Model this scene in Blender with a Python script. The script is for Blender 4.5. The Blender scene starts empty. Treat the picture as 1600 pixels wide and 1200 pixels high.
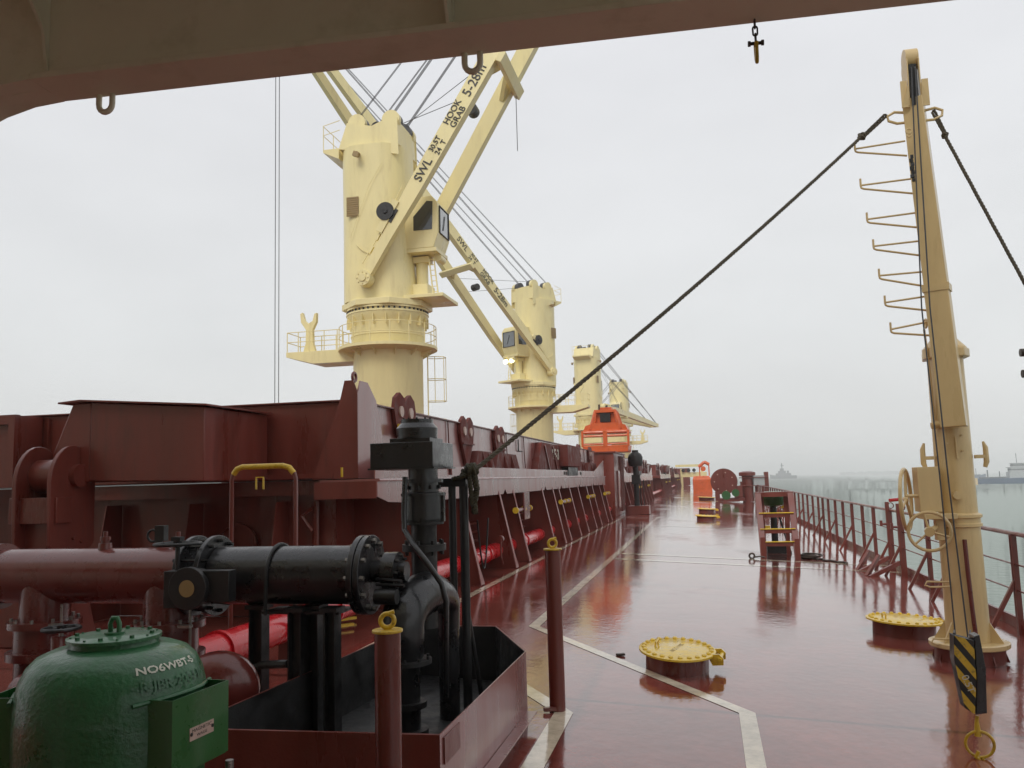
import bpy, bmesh, math, random
from mathutils import Vector, Matrix
random.seed(7)
sc = bpy.context.scene
col = sc.collection
R = math.radians

# ------------------------------------------------------------------ camera
YAW, PITCH, ROLL, F, EYE = R(12.3773), R(6.4016), R(1.6043), 1340.0, 1.9
fv = Vector((-math.sin(YAW)*math.cos(PITCH), math.cos(YAW)*math.cos(PITCH), math.sin(PITCH)))
r0 = Vector((math.cos(YAW), math.sin(YAW), 0)); u0 = r0.cross(fv)
rv = r0*math.cos(ROLL) - u0*math.sin(ROLL); uv = u0*math.cos(ROLL) + r0*math.sin(ROLL)
cam = bpy.data.objects.new('camera', bpy.data.cameras.new('camera'))
col.objects.link(cam)
m = Matrix((rv, uv, -fv)).transposed().to_4x4(); m.translation = Vector((0, 0, EYE))
cam.matrix_world = m
cam.data.sensor_width = 36; cam.data.lens = 36*F/1600
cam.data.clip_end = 20000; cam.data.clip_start = .05
sc.camera = cam
def at(px, py, x=None, y=None, z=None):
    """a point on a real plane of the ship seen along a measured direction"""
    r = fv*F + rv*(px-800) + uv*(600-py)
    t = (z-EYE)/r.z if z is not None else (x/r.x if x is not None else y/r.y)
    return Vector((0, 0, EYE)) + r*t

# ------------------------------------------------------------------ sky, sun, exposure
w = bpy.data.worlds.new('World'); sc.world = w; w.use_nodes = True
nt = w.node_tree; N = nt.nodes; L = nt.links
bg = N['Background']
sky = N.new('ShaderNodeTexSky'); sky.sky_type = 'NISHITA'; sky.sun_disc = False
sky.sun_elevation = R(46); sky.sun_rotation = R(192)
hs = N.new('ShaderNodeHueSaturation'); hs.inputs['Saturation'].default_value = .15; hs.inputs['Value'].default_value = .9
L.new(sky.outputs[0], hs.inputs['Color'])
tc = N.new('ShaderNodeTexCoord'); sep = N.new('ShaderNodeSeparateXYZ'); L.new(tc.outputs['Generated'], sep.inputs[0])
cr = N.new('ShaderNodeValToRGB'); L.new(sep.outputs['Z'], cr.inputs[0])
e = cr.color_ramp.elements
e[0].position = 0.0; e[0].color = (7.9, 7.95, 7.9, 1)
e[1].position = .55; e[1].color = (8.6, 8.7, 9.1, 1)
x = e.new(.16); x.color = (8.3, 8.5, 8.6, 1)
no = N.new('ShaderNodeTexNoise'); no.inputs['Scale'].default_value = 2.2; no.inputs['Detail'].default_value = 4
mp = N.new('ShaderNodeMapping'); mp.inputs['Scale'].default_value = (1, 1, 2.5)
L.new(tc.outputs['Generated'], mp.inputs[0]); L.new(mp.outputs[0], no.inputs[0])
mr = N.new('ShaderNodeMapRange'); mr.inputs[1].default_value = .3; mr.inputs[2].default_value = .7; mr.inputs[3].default_value = .91; mr.inputs[4].default_value = 1.04
L.new(no.outputs[0], mr.inputs[0])
mu = N.new('ShaderNodeMixRGB'); mu.blend_type = 'MULTIPLY'; mu.inputs[0].default_value = 1
L.new(cr.outputs[0], mu.inputs[1]); L.new(mr.outputs[0], mu.inputs[2])
mx = N.new('ShaderNodeMixRGB'); mx.inputs[0].default_value = .93
L.new(hs.outputs[0], mx.inputs[1]); L.new(mu.outputs[0], mx.inputs[2]); L.new(mx.outputs[0], bg.inputs['Color'])
bg.inputs['Strength'].default_value = .1
sd = bpy.data.lights.new('sun', 'SUN'); sd.energy = 1.5; sd.angle = R(25); sd.color = (1, .97, .92)
so = bpy.data.objects.new('sun', sd); col.objects.link(so)
so.rotation_euler = (R(44), 0, R(-12))
sc.view_settings.view_transform = 'Standard'; sc.view_settings.look = 'None'
sc.view_settings.exposure = 0; sc.view_settings.gamma = 1
sc.render.engine = 'CYCLES'
sc.cycles.volume_bounces = 4; sc.cycles.max_bounces = 10

# ------------------------------------------------------------------ materials
def mat(name, base, rough=.35, coat=.3, var=.25, scale=3.0, bump=.12, metal=0, dirt=None, dirt_amt=.35, streak=False, bscale=60, spec=.5, coatr=.08, ior=1.5):
    M = bpy.data.materials.new(name); M.use_nodes = True
    n = M.node_tree.nodes; l = M.node_tree.links; p = n['Principled BSDF']
    g = n.new('ShaderNodeNewGeometry')
    mpg = n.new('ShaderNodeMapping'); mpg.inputs['Scale'].default_value = (1, 1, .18) if streak else (1, 1, 1)
    l.new(g.outputs['Position'], mpg.inputs[0])
    a = n.new('ShaderNodeTexNoise'); a.inputs['Scale'].default_value = scale; a.inputs['Detail'].default_value = 6; a.inputs['Roughness'].default_value = .65
    l.new(mpg.outputs[0], a.inputs[0])
    r = n.new('ShaderNodeMapRange'); r.inputs[1].default_value = .3; r.inputs[2].default_value = .7
    r.inputs[3].default_value = 1-var; r.inputs[4].default_value = 1+var*.6
    l.new(a.outputs[0], r.inputs[0])
    mm = n.new('ShaderNodeMixRGB'); mm.blend_type = 'MULTIPLY'; mm.inputs[0].default_value = 1; mm.inputs[1].default_value = (*base, 1)
    l.new(r.outputs[0], mm.inputs[2]); out = mm.outputs[0]
    if dirt:
        b = n.new('ShaderNodeTexNoise'); b.inputs['Scale'].default_value = scale*2.3; b.inputs['Detail'].default_value = 8; b.inputs['Roughness'].default_value = .7
        l.new(mpg.outputs[0], b.inputs[0])
        q = n.new('ShaderNodeMapRange'); q.inputs[1].default_value = .54; q.inputs[2].default_value = .72; q.inputs[3].default_value = 0; q.inputs[4].default_value = dirt_amt
        l.new(b.outputs[0], q.inputs[0])
        m2 = n.new('ShaderNodeMixRGB'); m2.inputs[2].default_value = (*dirt, 1)
        l.new(q.outputs[0], m2.inputs[0]); l.new(out, m2.inputs[1]); out = m2.outputs[0]
    l.new(out, p.inputs['Base Color'])
    rr = n.new('ShaderNodeMapRange'); rr.inputs[1].default_value = .35; rr.inputs[2].default_value = .65
    rr.inputs[3].default_value = max(.03, rough*.6); rr.inputs[4].default_value = min(1, rough*1.5)
    l.new(a.outputs[0], rr.inputs[0]); l.new(rr.outputs[0], p.inputs['Roughness'])
    p.inputs['Metallic'].default_value = metal
    p.inputs['Coat Weight'].default_value = coat; p.inputs['Coat Roughness'].default_value = coatr
    p.inputs['IOR'].default_value = ior
    if bump:
        c = n.new('ShaderNodeTexNoise'); c.inputs['Scale'].default_value = bscale; c.inputs['Detail'].default_value = 3
        l.new(g.outputs['Position'], c.inputs[0])
        bp = n.new('ShaderNodeBump'); bp.inputs['Strength'].default_value = bump; bp.inputs['Distance'].default_value = .01
        l.new(c.outputs[0], bp.inputs['Height']); l.new(bp.outputs[0], p.inputs['Normal'])
    return M
RUST = (.12, .035, .015)
RED = mat('oxide_red_paint', (.165, .032, .021), .4, .3, .28, 2.2, .15, dirt=(.055, .022, .014), dirt_amt=.5, streak=True)
DRYRED = mat('dry_oxide_red_paint', (.13, .022, .014), .75, 0, .25, 3, .1, dirt=(.05, .018, .014))
EDGE = mat('stay_edge_paint', (.22, .05, .04), .45, .3, .2, 3, .1)
SHEENRED = mat('wet_sheen_red_paint', (.25, .085, .075), .32, .8, .22, 1.6, .1, dirt=(.06, .02, .016), streak=True, coatr=.2, ior=1.55)  # wet red paint; the sky's pinkish sheen is put into the base colour
PIPERED = mat('pipe_red_paint', (.14, .026, .02), .3, .5, .15, 4, .06)
FIRE = mat('fire_main_red_paint', (.62, .012, .02), .28, .4, .12, 4, .05, dirt=(.3, .01, .01))
CREAM = mat('cream_crane_paint', (.82, .71, .36), .42, .1, .08, 1.0, .05, dirt=(.45, .33, .16), dirt_amt=.3, streak=True)
MAST = mat('cream_davit_paint', (.68, .5, .24), .36, .3, .08, 3, .08, dirt=(.42, .26, .11), dirt_amt=.35, streak=True)
CEIL = mat('overhang_cream_paint', (.8, .76, .6), .5, .05, .08, 2, .08, dirt=(.45, .42, .25))
BLACK = mat('black_gloss_paint', (.013, .013, .014), .32, .3, .35, 5, .3, bscale=28, dirt=(.035, .025, .02), dirt_amt=.5)
BLACKD = mat('black_dull_paint', (.01, .0095, .0095), .5, .1, .3, 5, .15, dirt=(.03, .024, .02))
GREEN = mat('green_vent_paint', (.016, .11, .034), .42, .3, .25, 6, .55, dirt=(.01, .04, .015), bscale=45)
GREENF = mat('green_flat_paint', (.018, .105, .022), .35, .35, .12, 5, .08)
YEL = mat('safety_yellow_paint', (.82, .55, .04), .38, .4, .15, 9, .12, dirt=(.25, .1, .02), dirt_amt=.55)
YELD = mat('chipped_yellow_paint', (.62, .4, .02), .4, .3, .15, 12, .2, dirt=(.04, .03, .02), dirt_amt=.9)
ORANGE = mat('orange_grab_paint', (.64, .11, .02), .4, .2, .18, 2, .06, dirt=(.25, .05, .02))
ROPE = mat('weathered_rope_fibre', (.11, .09, .06), .85, 0, .4, 60, .8, bscale=200)
MOSS = mat('wet_mossy_rope_fibre', (.05, .042, .018), .75, 0, .5, 50, .9, bscale=150)
WIRE = mat('greased_wire', (.06, .06, .065), .5, .1, .2, 20, 0)
STEEL = mat('bare_steel', (.3, .28, .26), .4, 0, .3, 20, .1, metal=.8, dirt=RUST)
CHAIN = mat('rusty_chain_steel', (.06, .045, .035), .5, .1, .3, 20, .2, metal=.3, dirt=RUST)
GLASS = mat('dark_cab_glass', (.02, .025, .03), .08, 1, .1, 1, 0)
GLASSL = mat('pale_cab_glass', (.16, .18, .19), .08, 1, .1, 1, 0)
LOUV = mat('louvre_tan', (.32, .22, .09), .6, 0, .1, 4, 0)
WHITE = mat('white_lettering', (.58, .58, .48), .5, .1, .15, 20, 0)
INK = mat('black_lettering', (.02, .018, .015), .5, .1, .1, 10, 0)
SHIPG = mat('tug_grey_paint', (.1, .11, .12), .6, 0, .1, .1, 0)
SHIPB = mat('blue_hull_paint', (.03, .08, .16), .6, 0, .1, .1, 0)
SHIPW = mat('white_ship_paint', (.4, .42, .42), .6, 0, .1, .1, 0)
COAST = mat('far_shore_scrub', (.06, .07, .06), .9, 0, .3, .01, 0)
PLATE = mat('aluminium_nameplate', (.5, .36, .3), .4, .1, .15, 20, .05)
def emis(name, c, s):
    M = bpy.data.materials.new(name); M.use_nodes = True; p = M.node_tree.nodes['Principled BSDF']
    p.inputs['Emission Color'].default_value = (*c, 1); p.inputs['Emission Strength'].default_value = s; return M
LAMP = emis('lit_floodlight', (1, .95, .5), 4)

def deck_mat(name, base, light=False):
    M = bpy.data.materials.new(name); M.use_nodes = True
    n = M.node_tree.nodes; l = M.node_tree.links; p = n['Principled BSDF']
    g = n.new('ShaderNodeNewGeometry')
    def noise(s, d=5, rg=.6, sc_=(1, 1, 1)):
        mpg = n.new('ShaderNodeMapping'); mpg.inputs['Scale'].default_value = sc_; l.new(g.outputs['Position'], mpg.inputs[0])
        a = n.new('ShaderNodeTexNoise'); a.inputs['Scale'].default_value = s; a.inputs['Detail'].default_value = d; a.inputs['Roughness'].default_value = rg
        l.new(mpg.outputs[0], a.inputs[0]); return a.outputs[0]
    def rng(s, a, b, c, d):
        q = n.new('ShaderNodeMapRange'); q.inputs[1].default_value = a; q.inputs[2].default_value = b; q.inputs[3].default_value = c; q.inputs[4].default_value = d
        l.new(s, q.inputs[0]); return q.outputs[0]
    def mul(a, b):
        q = n.new('ShaderNodeMixRGB'); q.blend_type = 'MULTIPLY'; q.inputs[0].default_value = 1
        for i, s in ((1, a), (2, b)):
            if isinstance(s, tuple): q.inputs[i].default_value = s
            else: l.new(s, q.inputs[i])
        return q.outputs[0]
    def math_(op, a, b=None):
        q = n.new('ShaderNodeMath'); q.operation = op
        for i, s in enumerate((a, b)):
            if s is None: continue
            if isinstance(s, (int, float)): q.inputs[i].default_value = s
            else: l.new(s, q.inputs[i])
        return q.outputs[0]
    c = mul((*base, 1), rng(noise(.8, 8, .7), .3, .7, .6, 1.2))
    c = mul(c, rng(noise(6, 7, .8), .38, .58, .78, 1.06))
    c = mul(c, rng(noise(26, 4, .7), .22, .34, .6, 1.0))
    if not light:
        sp = n.new('ShaderNodeSeparateXYZ'); l.new(g.outputs['Position'], sp.inputs[0])
        dy = math_('ABSOLUTE', math_('SUBTRACT', math_('MODULO', math_('ADD', sp.outputs['Y'], 8.1*4-7.62+4.05), 8.1), 4.05))
        wd = math_('ADD', math_('MULTIPLY', sp.outputs['Y'], .0055), .0)
        seam = rng(math_('SUBTRACT', math_('ADD', dy, math_('MULTIPLY', noise(9), .008)), wd), -.012, .008, .4, 1)
        c = mul(c, seam)
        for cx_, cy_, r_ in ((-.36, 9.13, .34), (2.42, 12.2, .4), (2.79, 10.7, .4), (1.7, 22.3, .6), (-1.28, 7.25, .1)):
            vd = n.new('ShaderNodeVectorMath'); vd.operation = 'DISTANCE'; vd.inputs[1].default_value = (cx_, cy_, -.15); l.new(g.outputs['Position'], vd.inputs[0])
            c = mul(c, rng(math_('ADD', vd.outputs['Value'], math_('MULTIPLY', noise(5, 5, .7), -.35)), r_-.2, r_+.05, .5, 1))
        dx = math_('ABSOLUTE', math_('ADD', sp.outputs['X'], 1.12))
        c = mul(c, rng(math_('ADD', dx, math_('MULTIPLY', noise(3), .1)), .06, .12, .62, 1))
    l.new(c, p.inputs['Base Color'])
    pud = noise(.55, 4, .5, (1, .45, 1))
    fine = noise(3.5, 5, .6)
    k = math_('ADD', pud, math_('MULTIPLY', fine, .35))
    l.new(rng(k, .68, .95, .02, .3), p.inputs['Roughness'])
    p.inputs['IOR'].default_value = 1.42
    p.inputs['Coat Weight'].default_value = .65; p.inputs['Coat IOR'].default_value = 1.33
    l.new(rng(k, .68, .95, .01, .18), p.inputs['Coat Roughness'])
    rip = math_('ADD', math_('ADD', noise(14, 3, .5, (1, .6, 1)), math_('MULTIPLY', noise(75, 3, .6), .22)), math_('MULTIPLY', noise(1.6, 3, .5), 1.6))
    b = n.new('ShaderNodeBump'); b.inputs['Strength'].default_value = .12; b.inputs['Distance'].default_value = .012
    l.new(rip, b.inputs['Height']); l.new(b.outputs[0], p.inputs['Normal']); l.new(b.outputs[0], p.inputs['Coat Normal'])
    return M
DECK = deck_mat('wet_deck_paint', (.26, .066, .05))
MARK = deck_mat('worn_cream_line_paint', (.76, .65, .48), True)

# ------------------------------------------------------------------ mesh helpers
def V(*a): return Vector(a)
class MB:
    def __init__(s, M=None): s.b = bmesh.new(); s.M = M
    def quadstrip(s, rings, closed=True, caps=True, smooth=True):
        vs = [[s.b.verts.new(p) for p in r] for r in rings]; n = len(rings[0])
        for a, b in zip(vs, vs[1:]):
            for i in range(n if closed else n-1):
                f = s.b.faces.new((a[i], a[(i+1) % n], b[(i+1) % n], b[i])); f.smooth = smooth
        if caps and closed:
            s.b.faces.new(vs[0][::-1]); s.b.faces.new(vs[-1])
        return s
    def box(s, c, d, rz=0, ry=0, rx=0):
        m = Matrix.Translation(Vector(c)) @ Matrix.Rotation(rz, 4, 'Z') @ Matrix.Rotation(ry, 4, 'Y') @ Matrix.Rotation(rx, 4, 'X')
        h = [x/2 for x in d]
        lo = [m @ V(x*h[0], y*h[1], -h[2]) for x, y in ((-1, -1), (1, -1), (1, 1), (-1, 1))]
        hi = [m @ V(x*h[0], y*h[1], h[2]) for x, y in ((-1, -1), (1, -1), (1, 1), (-1, 1))]
        return s.quadstrip([lo, hi], smooth=False)
    def b2(s, a, b):
        return s.box([(i+j)/2 for i, j in zip(a, b)], [abs(i-j) for i, j in zip(a, b)])
    def bar(s, p, q, w_, h_, up=(0, 0, 1), w2=None, h2=None):
        p = Vector(p); q = Vector(q); d = (q-p).normalized(); u = Vector(up)
        sx = d.cross(u)
        if sx.length < 1e-4: sx = d.cross(V(0, 1, 0))
        sx.normalize(); u = sx.cross(d)
        def ring(c, w, h): return [c+sx*w/2*i+u*h/2*j for i, j in ((-1, -1), (1, -1), (1, 1), (-1, 1))]
        return s.quadstrip([ring(p, w_, h_), ring(q, w2 or w_, h2 or h_)], smooth=False)
    def tube(s, pts, r, n=8, closed=False, rs=None):
        pts = [Vector(p) for p in pts]; k = len(pts); rings = []; u = None
        for i, p in enumerate(pts):
            if closed: d = pts[(i+1) % k]-pts[i-1]
            else: d = pts[min(i+1, k-1)]-pts[max(i-1, 0)]
            d.normalize()
            if u is None:
                u = d.cross(V(0, 0, 1))
                if u.length < .05: u = d.cross(V(1, 0, 0))
            u = (u-d*u.dot(d)).normalized(); v = d.cross(u); rr = rs[i] if rs else r
            rings.append([p+(u*math.cos(t)+v*math.sin(t))*rr for t in [2*math.pi*j/n for j in range(n)]])
        if closed: rings.append(rings[0]); return s.quadstrip(rings, caps=False)
        return s.quadstrip(rings)
    def cyl(s, p, q, r, r2=None, n=20): return s.lathe([(r, 0), (r if r2 is None else r2, (Vector(q)-Vector(p)).length)], p, Vector(q)-Vector(p), n)
    def lathe(s, prof, o, ax=(0, 0, 1), n=28, sharp=True):
        """profile (radius, height) turned round axis ax through o; ends closed"""
        ax = Vector(ax).normalized(); u = ax.cross(V(0, 0, 1))
        if u.length < .01: u = V(1, 0, 0)
        u.normalize(); v = ax.cross(u); o = Vector(o)
        rings = [[o+ax*h+(u*math.cos(t)+v*math.sin(t))*max(r, 1e-4) for t in [2*math.pi*j/n for j in range(n)]] for r, h in prof]
        return s.quadstrip(rings)
    def prism(s, poly, vec):
        a = [Vector(p) for p in poly]; v = Vector(vec)
        return s.quadstrip([a, [p+v for p in a]], smooth=False)
    def ring(s, c, ax, R_, r, n=24, m=8, a0=0, a1=2*math.pi):
        ax = Vector(ax).normalized(); u = ax.cross(V(0, 0, 1))
        if u.length < .01: u = V(1, 0, 0)
        u.normalize(); v = ax.cross(u); full = abs(a1-a0-2*math.pi) < 1e-4
        pts = [Vector(c)+(u*math.cos(t)+v*math.sin(t))*R_ for t in [a0+(a1-a0)*i/n for i in range(n if full else n+1)]]
        return s.tube(pts, r, m, closed=full)
    def bolts(s, c, ax, R_, k, r=.012, h=.02, n=6, ph=0):
        ax = Vector(ax).normalized(); u = ax.cross(V(0, 0, 1))
        if u.length < .01: u = V(1, 0, 0)
        u.normalize(); v = ax.cross(u)
        for i in range(k):
            t = 2*math.pi*i/k+ph; p = Vector(c)+(u*math.cos(t)+v*math.sin(t))*R_
            s.cyl(p, p+ax*h, r, n=n)
        return s
OFF = {}
def build(mb, name, material, parent=None, bevel=0, label=None):
    me = bpy.data.meshes.new(name); bmesh.ops.recalc_face_normals(mb.b, faces=mb.b.faces[:])
    if mb.M is not None: mb.b.transform(mb.M)
    o = bpy.data.objects.new(name, me)
    if parent is not None:
        off = OFF[parent.name]; OFF[o.name] = off; o.parent = parent
    else:
        xs = [v.co for v in mb.b.verts]; lo = [min(c[i] for c in xs) for i in range(3)]; hi = [max(c[i] for c in xs) for i in range(3)]
        off = V((lo[0]+hi[0])/2, (lo[1]+hi[1])/2, lo[2]); o.location = off; OFF[o.name] = off
    mb.b.transform(Matrix.Translation(-off))
    mb.b.to_mesh(me); mb.b.free(); me.materials.append(material); col.objects.link(o)
    # flat where neighbouring faces meet sharply
    me.set_sharp_from_angle(angle=R(38))
    if bevel:
        bv = o.modifiers.new('bevel', 'BEVEL'); bv.width = bevel; bv.segments = 2; bv.limit_method = 'ANGLE'; bv.angle_limit = R(40)
    if label: o['label'] = label
    return o
def each(mb, name, material, parent=None, bevel=0):
    """one object for every separate piece held by mb"""
    bb = mb.b; bb.verts.ensure_lookup_table(); seen = set(); out = []
    for v in bb.verts:
        if v in seen: continue
        isl = []; st = [v]; seen.add(v)
        while st:
            x = st.pop(); isl.append(x)
            for e_ in x.link_edges:
                y = e_.other_vert(x)
                if y not in seen: seen.add(y); st.append(y)
        k = MB(mb.M); idx = {q: k.b.verts.new(q.co) for q in isl}
        for f in {f for q in isl for f in q.link_faces}:
            n = k.b.faces.new([idx[q] for q in f.verts]); n.smooth = f.smooth
        out.append(build(k, name, material, parent, bevel))
    bb.free(); return out
def tag(o, label, cat, group=None):
    o['label'] = label; o['category'] = cat
    if group: o['group'] = group
    return o
def thing(name, loc, label, cat, group=None):
    o = bpy.data.objects.new(name, None); o.location = loc; o.empty_display_size = .2; col.objects.link(o)
    OFF[o.name] = Vector(loc); return tag(o, label, cat, group)
def struct(o): o['kind'] = 'structure'; return o
def dup(o, d, label=None, group=None, parent=None):
    c = o.copy(); col.objects.link(c)
    if parent is None: c.location = o.location + Vector(d)
    else: c.parent = parent
    if label: c['label'] = label
    if group: c['group'] = group
    OFF[c.name] = OFF.get(o.name, V(0, 0, 0)) + Vector(d)
    for ch in [k for k in bpy.data.objects if k.parent == o]: dup(ch, d, parent=c)
    return c
def text(body, size, M, name, material, parent, depth=.004, align='LEFT', xscale=1, warp=None, bold=0):
    cu = bpy.data.curves.new(name, 'FONT'); cu.body = body; cu.size = size; cu.extrude = 0 if warp else depth
    cu.align_x = align; cu.align_y = 'CENTER'; cu.offset = bold
    to = bpy.data.objects.new('tmp_text', cu); col.objects.link(to)
    dg = bpy.context.evaluated_depsgraph_get(); me = bpy.data.meshes.new_from_object(to.evaluated_get(dg))
    bpy.data.objects.remove(to)
    b = bmesh.new(); b.from_mesh(me); bpy.data.meshes.remove(me)
    for v in b.verts: v.co.x *= xscale
    if warp:
        bmesh.ops.triangulate(b, faces=b.faces[:]); bmesh.ops.subdivide_edges(b, edges=b.edges[:], cuts=1)
        for v in b.verts: v.co = warp(v.co)
    elif M is not None: b.transform(M)
    mb = MB(); mb.b.free(); mb.b = b
    me_o = build(mb, name, material, parent); return me_o
def frame(o, x, y):
    """matrix: local x along x, y along y, z = x cross y, at o"""
    x = Vector(x).normalized(); y = Vector(y); z = x.cross(y).normalized(); y = z.cross(x)
    M = Matrix((x, y, z)).transposed().to_4x4(); M.translation = Vector(o); return M
def dz(x): return -.055*(x+1.3) if x > -3.9 else .143
def onb(x, y, h=0): return V(x, y, dz(x)+h)
# ------------------------------------------------------------------ sea, deck, markings
b = MB(); s = 9000; n = 48
H0 = -6.0; TILT = math.tan(R(.9))
ringsx = [0, 30, 80, 200, 500, 1200, 3000, 9000]
b.lathe([(.01, 0)]+[(r, 0) for r in ringsx[1:]], (0, 0, 0), n=48)
SEA = bpy.data.materials.new('harbour_water'); SEA.use_nodes = True
n_ = SEA.node_tree.nodes; l_ = SEA.node_tree.links; p_ = n_['Principled BSDF']
p_.inputs['Base Color'].default_value = (.19, .24, .2, 1); p_.inputs['Roughness'].default_value = .32; p_.inputs['IOR'].default_value = 1.33
g_ = n_.new('ShaderNodeNewGeometry')
a_ = n_.new('ShaderNodeTexNoise'); a_.inputs['Scale'].default_value = .9; a_.inputs['Detail'].default_value = 7; l_.new(g_.outputs['Position'], a_.inputs[0])
bp_ = n_.new('ShaderNodeBump'); bp_.inputs['Strength'].default_value = .8; bp_.inputs['Distance'].default_value = .35
l_.new(a_.outputs[0], bp_.inputs['Height']); l_.new(bp_.outputs[0], p_.inputs['Normal'])
b.b.transform(Matrix.Translation(V(0, 0, H0)) @ Matrix.Rotation(R(.9), 4, 'Y'))
struct(build(b, 'sea', SEA))
def sea_z(x): return H0 - x*TILT

b = MB()
xs = [-30.5, -3.9, 4.15]
def sheet(pts, x_of=None): return pts
ys = [-8, 60, 120, 150, 175, 190, 198]; half = [17.35, 17.35, 17.35, 16.3, 12.5, 6, .5]
CX = -13.2
rows = []
for y, h in zip(ys, half):
    xr = [CX-h, CX-h*.54, min(-3.9, CX+h*.54), CX+h]
    top = [V(x, y, dz(x) if x > -3.9 else .143) for x in xr]
    bot = [V(CX+h, y, -8.5), V(CX-h, y, -8.5)]
    rows.append(top+bot)
b.quadstrip(rows, smooth=False)
struct(build(b, 'deck', DECK))

def stripe(pts, wd, name='deck_marking', h=.004):
    """painted line: one sheet along a polyline, mitred"""
    P = [V(x, y, 0) for x, y in pts]; rows = []
    for i, p in enumerate(P):
        a = (p-P[i-1]).normalized() if i else None; c = (P[i+1]-p).normalized() if i < len(P)-1 else None
        if a is None: a = c
        if c is None: c = a
        t = (a+c).normalized(); nn = V(-t.y, t.x, 0); k = wd/2/max(.4, t.dot(a))
        l, r = p+nn*k, p-nn*k
        rows.append([onb(l.x, l.y, h), onb(r.x, r.y, h)])
    # cut long runs so that each follows the deck
    bb = MB(); bb.quadstrip(rows, closed=False, smooth=False)
    return struct(build(bb, name, MARK))
stripe([(-3.66, 5.5), (-3.66, 20), (-3.58, 38.3)], .12)
stripe([(-2.14, 40.5), (-2.17, 23), (-2.2, 10.93), (.25, 7.65), (.235, 3)], .135)
stripe([(-2.3, 8.75), (-1.22, 7.18), (-1.2, 3)], .15)
stripe([(-2.09, 21.4), (4.0, 21.4)], .24)
stripe([(-2.09, 20.0), (4.0, 20.0)], .24)
stripe([(-2.05, 33.4), (4.0, 33.4)], .3)
stripe([(-3.5, 38.3), (-2.3, 38.3)], .1)

# ------------------------------------------------------------------ overhang above the camera
def make_overhang():
    t = thing('deck_overhang', V(0, 1, 3.3), 'cream painted overhead deck with deep edge beam across the top of the photo', 'deck overhang')
    A = at(180, 150, z=3.3); B = at(1500, 0, z=3.3); d = (B-A).normalized(); nrm = V(-d.y, d.x, 0)
    P0 = A-d*.2; P1 = B+d*4
    z = V(0, 0, 1)
    b = MB(); b.bar(P0-nrm*.09+z*.011, P1-nrm*.09+z*.011, .18, .022); build(b, 'beam_flange', CEIL, t, .003)
    b = MB(); b.bar(P0-nrm*.10+z*.322-d*.0, P1-nrm*.10+z*.322, .014, .6); build(b, 'beam_web', CEIL, t)
    # rounded knee at the left end
    b = MB(); c = P0+z*.0; rr = .75; pts = [c+z*.001, c+z*.62, c-d*(rr+.3)+z*.62, c-d*(rr+.3)-z*1.2, c-d*rr-z*1.2]
    for i in range(9):
        a = math.pi/2*i/8; pts.append(c-d*rr*math.cos(a)-z*(rr-rr*math.sin(a))*1.0)
    b.prism([p-nrm*.107 for p in pts], nrm*.014); build(b, 'knee_plate', CEIL, t)
    b = MB(); arc = [c-d*rr-z*1.2]
    for i in range(11):
        a = math.pi/2*i/10; arc.append(c-d*rr*math.cos(a)-z*(rr-rr*math.sin(a)))
    b.quadstrip([[p-nrm*.18, p, p+(z*.02 if i else -d*.02), p-nrm*.18+(z*.02 if i else -d*.02)] for i, p in enumerate(arc)], smooth=False); build(b, 'knee_flange', CEIL, t)
    b = MB(); b.bar(c-d*(rr+.09)-z*1.2-nrm*.1, c-d*(rr+.09)-z*3.2-nrm*.1, .18, .18, up=d); build(b, 'pillar', CEIL, t)
    b = MB(); Q0 = P0-d*9; b.prism([Q0+z*.62+nrm*0, P1+z*.62, P1+z*.62-nrm*7, Q0+z*.62-nrm*7], z*.014); build(b, 'overhead_plating', CEIL, t)
    # stiffeners with tapered toes running down the web
    for px, wd in ((728, .075), (20, .07), (1330, .07)):
        q = at(px, 100 if px < 1000 else 20, z=3.31); q = A+d*((q-A).dot(d))
        b = MB(); o = q-nrm*.108
        k = .24 if px == 728 else .5
        b.prism([o-d*.006+z*.024, o-d*.006+z*.62, o-d*.006+z*.62-nrm*.34, o-d*.006+z*.56-nrm*.34, o-d*.006+z*(.05+k*.3)-nrm*.03], d*.012)
        build(b, 'stiffener', CEIL, t)
        if px == 728:
            b = MB(); b.bar(o+z*.03-nrm*.035, o+z*.58-nrm*.345, .07, .01, up=d); build(b, 'stiffener_face', CEIL, t)
    for yy in (1.0, -.6, -2.2):
        b = MB(); o = A-nrm*(2.5-yy); b.bar(o-d*2+z*.56, o+d*6+z*.56, .012, .12); build(b, 'deck_beam', CEIL, t)
    # lifting eyes under the flange
    for px, py in ((740, 88), (162, 146)):
        q = at(px, py, z=3.3); q = A+d*((q-A).dot(d)) - nrm*.015
        b = MB(); rr = .026; pts = [q-d*rr+z*.004, q-d*rr-z*.035]
        for i in range(1, 8):
            a = math.pi*i/8; pts.append(q-d*rr*math.cos(a)-z*(.035+rr*1.1*math.sin(a)))
        pts += [q+d*rr-z*.035, q+d*rr+z*.004]
        b.tube(pts, .0105, 10); build(b, 'lifting_eye', CEIL, t)
    return A, d, nrm
OA, OD, ON = make_overhang()
b = MB(); b.b2((-28, -3.4, 0.2), (4.1, -3.0, 20)); struct(build(b, 'unseen_superstructure_wall', CEIL))  # unseen superstructure behind the camera, put in to shade the foreground

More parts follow.
